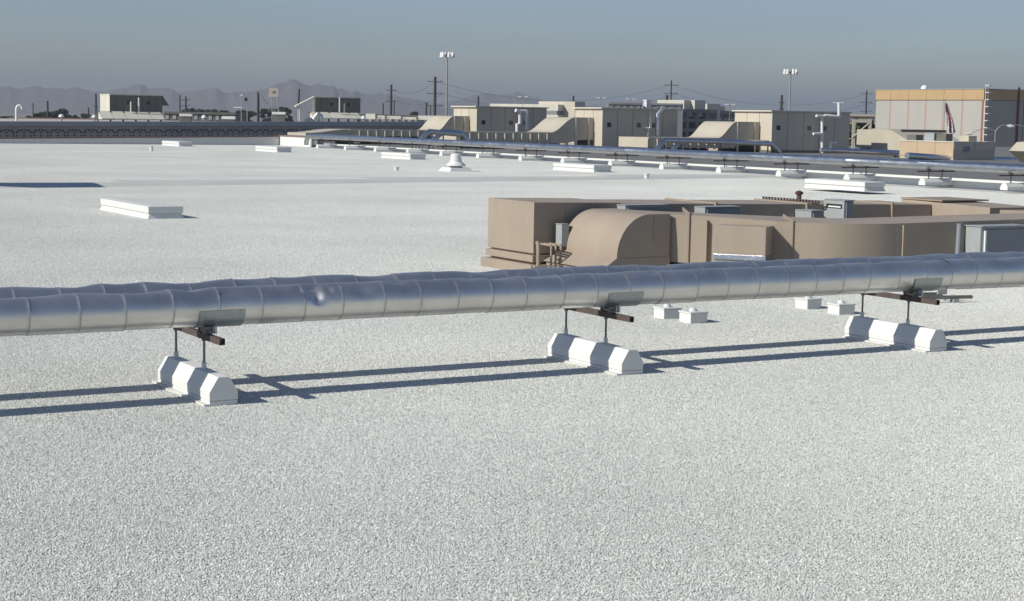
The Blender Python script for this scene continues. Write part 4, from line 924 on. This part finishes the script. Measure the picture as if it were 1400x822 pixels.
t = thing('raised_sign', o, 'raised beige sign board on two thin posts', 'sign', rz=R_(-30))
MB().box(-.05, w, -.05, .05, h, top).build('sign_board', SIGN, t); MB().box(.45, .85, -.07, -.052, h + .45, h + .75).build('dark_mark', OLD, t)
for x in (.38, w + .0): MB().tube([(x, .05, 0), (x, .05, h + .1)], .06, 8).build('post', GPOLE, t)
q = at_d(366, 142, 218); o = (q.x, q.y, 1.62)
t = thing('satellite_dish', o, 'tilted brown satellite dish under the raised sign', 'dish')
MB().tube([(0, 0, 0), (0, 0, q.z - 1.62)], .05, 8).build('post', GPOLE, t); MB().revolve([(.02, -.02), (.25, .03), (.42, .12), (.5, .2)], (0, 0, 0), 14).build('dish', SIGN, t, smooth=True)
t.children[1].location = (0, 0, q.z - 1.62); t.children[1].rotation_euler = (R_(60), 0, R_(-50))

# parking garage, striped office and other far buildings
def face_box(mb, a, b, depth, z0, z1, off=0):
    d = (b - a); d.z = 0; d.normalize(); n = Vector((-d.y, d.x, 0)); a2 = a + n * off; b2 = b + n * off
    return mb.prism([tuple(a2[:2]), tuple(b2[:2]), tuple((b2 + n * depth)[:2]), tuple((a2 + n * depth)[:2])], z0, z1)
D = 430; a = at_d(925, 150, D); b = at_d(966, 150, D + 5); c = at_d(1006, 155, D + 75); o = (a.x, a.y, GROUND)
t = thing('parking_garage', o, 'grey parking garage with open dark decks and cream stair towers', 'building')
GB = lambda mb, n, mt, p=t: mb.build(n, mt, p, org=o)
ztp = at_d(966, 149.5, D).z
GB(face_box(face_box(MB(), a, b, 40, GROUND, ztp - 2.0, 1.5), b, c, 40, GROUND, ztp - 2.0, 1.5), 'deck_shade_core', mat('deck_shade', (.03, .032, .038), .8, var=.2))  # solid near-black core painted as the shade within the open decks
nf = 6; fh = (ztp - GROUND) / nf
for i in range(nf):
    z1 = ztp - i * fh; GB(face_box(MB(), a, b, 2, z1 - fh * .36, z1), 'deck_rail', GARAGE); GB(face_box(MB(), b, c, 2, z1 - fh * .36, z1), 'deck_rail', GARAGE)
for i in range(4): q = a.lerp(b, i / 3); q2_ = q + (b - a).normalized() * .8; GB(face_box(MB(), q, q2_, 1.9, GROUND, ztp - .05, -.05), 'column', GARAGE)
for i in range(1, 11): q = b.lerp(c, i / 10); q2_ = q + (c - b).normalized() * .9; GB(face_box(MB(), q, q2_, 1.9, GROUND, ztp - .05, -.05), 'column', GARAGE)
for (x0, x1, yt_, dd) in ((935.5, 949, 137, 8), (950, 964.5, 137, 9), (967, 985, 142, 25), (979, 991, 145, 45)):
    m0 = at_d(x0, yt_, D + dd); m1 = at_d(x1, yt_, D + dd + 3); GB(face_box(MB(), m0, m1, 9, ztp - 3, m0.z, 0), 'stair_tower', CREAM2)
D = 420; a = at_d(763, 143, D); b = at_d(787, 143, D + 8); o = (a.x, a.y, GROUND)
t = thing('striped_building', o, 'pale office block with dark ribbon windows behind the cream units', 'building')
for i in range(7):
    z1 = a.z - i * 2.6; face_box(MB(), a, b, 20, z1 - 1.55, z1).build('floor_band', OLDLIT, t, org=o); face_box(MB(), a, b, 19, z1 - 2.6, z1 - 1.552, .3).build('ribbon_window', GREYBOX2, t, org=o)
m0 = at_d(786, 139, D); m1 = at_d(800, 139, D + 3); face_box(MB(), m0, m1, 12, GROUND, m0.z).build('stair_block', CREAM, t, org=o)
for (x0, x1, yt_, D, mt, lb) in ((832, 878, 140, 380, GARAGE, 'long grey building roof showing over the air unit near the garage'), (884, 934, 141, 400, GREYBOX2, 'dark glazed building next to the garage, behind a white chimney'), (14, 131, 160.8, 330, REDDISH, 'long low red brick building below the trees'),
                                 (224, 322, 152.5, 330, OLD, 'long dark roofed building between the old air units'), (484, 574, 156, 300, OLD, 'long dark low building above the pale wall panels'), (1160, 1196, 156, 350, OCHRE, 'ochre topped building peeking out beside the warehouse')):
    a = at_d(x0, yt_, D); b = at_d(x1, yt_ + (x1 - x0) * .0169, D); o = (a.x, a.y, GROUND)
    t = thing('far_building', o, lb, 'building')
    face_box(MB(), a, b, 15, GROUND, a.z - .45).build('wall', mt, t, org=o); face_box(MB(), a, b, 15.6, a.z - .448, a.z, -.3).build('roof_edge', CREAM if mt in (OCHRE,) else mt, t, org=o)
    n = max(3, int((x1 - x0) / 9))
    for i in range(n):
        q = a.lerp(b, (i + .25) / n); q2_ = a.lerp(b, (i + .7) / n); face_box(MB(), q, q2_, .2, a.z - 1.5, a.z - .6, -.1).build('window', GREYBOX2 if mt is not OLD else COPING, t, org=o)
a = at_d(601 + 284, 138.5, 385); t = thing('chimney', (a.x, a.y, GROUND), 'white square chimney behind the air unit near the garage', 'chimney')
MB().box(-.6, .6, -.6, .6, 0, a.z - GROUND).build('shaft', LAMPW, t); MB().box(-.7, .7, -.7, .7, a.z - GROUND + .002, a.z - GROUND + .3).build('cap', LAMPW, t)
# pale wall panels in a row (screen wall), sloped back to catch the sun
o = at_d(499, 155, 215); t = thing('screen_wall', (o.x, o.y, 1.62), 'row of pale screen panels between dark posts on the next wing', 'screen')
for (x0, x1, y0_, y1_) in ((499, 513, 155.5, 163), (515, 526, 158, 163), (528, 548, 158.5, 163), (550, 569, 160, 163.5), (571, 590, 158, 164)):
    a = at_d(x0, y0_, 215); b = at_d(x1, y0_, 215); zb2 = at_d(x0, y1_, 215).z; d_ = (b - a).normalized(); n_ = Vector((-d_.y, d_.x, 0)) * 1.5; zl_ = max(1.63, zb2); MB().add([(a.x, a.y, zl_), (b.x, b.y, zl_), (b.x + n_.x, b.y + n_.y, zl_), (a.x + n_.x, a.y + n_.y, zl_), (a.x, a.y, zl_ + .08), (b.x, b.y, zl_ + .08), (b.x + n_.x, b.y + n_.y, a.z), (a.x + n_.x, a.y + n_.y, a.z)], [(0,3,2,1),(4,5,6,7),(0,1,5,4),(1,2,6,5),(2,3,7,6),(3,0,4,7)]).build('screen_panel', OLDLIT, t, org=(o.x, o.y, 1.62))
    face_box(MB(), b, b + (b - a).normalized() * .18, .3, 1.63, a.z).build('screen_post', OLD, t, org=(o.x, o.y, 1.62))
# timber portal beside the riser unit
p0 = at_d(1166, 163, 200); p1 = at_d(1188, 163, 200); o = (p0.x, p0.y, LZ)
t = thing('canopy_frame', o, 'sandy steel canopy frame standing between the riser unit and warehouse', 'frame')
for q in (p0, p1): face_box(MB(), q, q + (p1 - p0).normalized() * .35, .3, LZ, q.z - .4).build('post', SANDY, t, org=o)
face_box(MB(), p0, p1 + (p1 - p0).normalized() * .35, .3, p0.z - .398, p0.z).build('beam', SANDY, t, org=o)
MB().tube([tuple(p0 + Vector((0, 0, -2.2))), tuple(p1 + Vector((0, 0, -.5)))], .09, 6).build('brace', SANDY, t, org=o)
# parking lot lamps beyond
for px, yt_, D, lb in ((715, 133, 420, 'twin head parking lamp above the air unit by the lamp mast'), (822, 134.5, 430, 'twin head parking lamp above the striped building unit'), (862, 136, 450, 'twin head parking lamp over the long grey building'), (998, 143.5, 430, 'twin head parking lamp next to the garage corner'), (1146, 141, 420, 'twin head parking lamp over the riser unit')):
    q = at_d(px, yt_, D); t = thing('parking_lamp', (q.x, q.y, GROUND), lb, 'street lamp', 'twin head parking lamps', rz=R_(-30)); h = q.z - GROUND
    MB().tube([(0, 0, 0), (0, 0, h)], .07, 8).build('pole', GPOLE, t)
    for s_ in (-1, 1): MB().box(min(s_ * .3, s_ * 1.3), max(s_ * .3, s_ * 1.3), -.25, .25, h - .02, h + .22).build('lamp_head', LAMPW, t)
    MB().box(-.3, .3, -.05, .05, h, h + .08).build('bracket', GPOLE, t)

# ================================================================== TREES
def tree(px, ytop, D, wpx, label, seed):
    rnd = random.Random(seed); q = at_d(px, ytop, D); o = (q.x, q.y, GROUND); H = q.z - GROUND; rw = wpx * 1.45 * D / FPX / 2
    t = thing('tree', o, label, 'tree', 'dark trees beyond the next wing')
    tr = MB().tube([(0, 0, 0), (.1, 0, H * .35), (.05, .1, H * .62)], [.3, .22, .1], 8)
    for k in range(5):
        a = rnd.uniform(0, 6.28); tr.tube([(.1, 0, H * rnd.uniform(.3, .5)), (math.cos(a) * rw * .5, math.sin(a) * rw * .5, H * rnd.uniform(.6, .8))], [.12, .04], 6)
    tr.build('trunk', BARK, t, smooth=True)
    b = MB(); cl = [(rnd.uniform(-.7, .7) * rw, rnd.uniform(-.7, .7) * rw, 0, rnd.uniform(.28, .5) * rw) for _ in range(16)]; cl = [(a_, b_, H - d_ * .75 - rnd.uniform(0, .4) ** 1.0 * H * .8 * (k_ > 2) - (abs(a_) + abs(b_)) * .22, d_) for k_, (a_, b_, c_, d_) in enumerate(cl)]
    for cx_, cy_, cz_, cr in cl:
        for _ in range(95):
            d = Vector((rnd.gauss(0, 1), rnd.gauss(0, 1), rnd.gauss(0, 1))).normalized() * cr * rnd.uniform(.45, 1.05); d.z *= .75
            c = Vector((cx_, cy_, min(cz_ + d.z, H) - 0)) + Vector((d.x, d.y, 0)); u = Vector((rnd.gauss(0, 1), rnd.gauss(0, 1), rnd.gauss(0, 1))).normalized(); v = u.orthogonal().normalized(); s_ = rnd.uniform(.28, .55)
            b.add([c + u * s_, c + v * s_ * .6, c - u * s_, c - v * s_ * .6], [(0, 1, 2, 3)])
    b.build('crown', LEAF, t)
T = [(2, 157, 16, 'dark bushy tree at the edge of the view by the gooseneck vent'), (11, 158, 10, 'low dark tree touching the gooseneck vent'), (41, 158.5, 7, 'tiny round tree next to the gooseneck vent'), (52, 155, 8, 'small round tree just before the bare dark pole'), (61, 152, 10, 'round tree behind the bare dark pole'),
     (71, 152.5, 9, 'pointed tree between the bare pole and the tallest tree'), (82, 147, 16, 'tallest dark tree with a broad double crown'), (92, 156.5, 9, 'low tree leaning out from the tallest tree'), (104, 157, 8, 'low tree by the short dark pole'), (116, 154.5, 11, 'rounded tree beneath the short dark pole'),
     (250, 150.5, 8, 'small tree below the insulator pole'), (262, 147.5, 12, 'wide tree beside the insulator pole'), (275, 149, 9, 'small tree at the end of the long dark roofed building'), (290, 148, 12, 'round tree behind the long dark roofed building'), (306, 150, 12, 'broad low tree near the antenna mast'),
     (331, 150, 12, 'tree behind the thin roof lamp post'), (343, 152, 9, 'small tree behind the antenna mast'), (367, 147, 14, 'broad tree behind the tilted dish'), (383, 145, 15, 'large dark tree behind the raised sign'), (394, 149, 9, 'small tree next to the leaning pole'), (621 - 55, 153, 7, 'tiny tree over the dark low building'),
     (1172, 160, 20, 'green tree seen through the canopy frame'), (1187, 163, 14, 'green tree beside the warehouse wall')]
for i, (px, yt_, w, lb) in enumerate(T): tree(px, yt_, 330 if px > 1000 else 480 + (i * 37) % 90, w, lb, i)

# ================================================================== HAZE
hz = bpy.data.materials.new('haze'); hz.use_nodes = True; n = hz.node_tree.nodes; n.clear()
pv = n.new('ShaderNodeVolumePrincipled'); pv.inputs['Color'].default_value = (.53, .59, .67, 1); pv.inputs['Density'].default_value = 2.3e-4; pv.inputs['Anisotropy'].default_value = .1
ho = n.new('ShaderNodeOutputMaterial'); hz.node_tree.links.new(pv.outputs[0], ho.inputs['Volume'])
h = MB().box(-9200, 9200, -9200, 9200, GROUND - 2, 150).build('haze', hz); tag(h, 'pale dusty haze in the air', 'haze', kind='stuff')
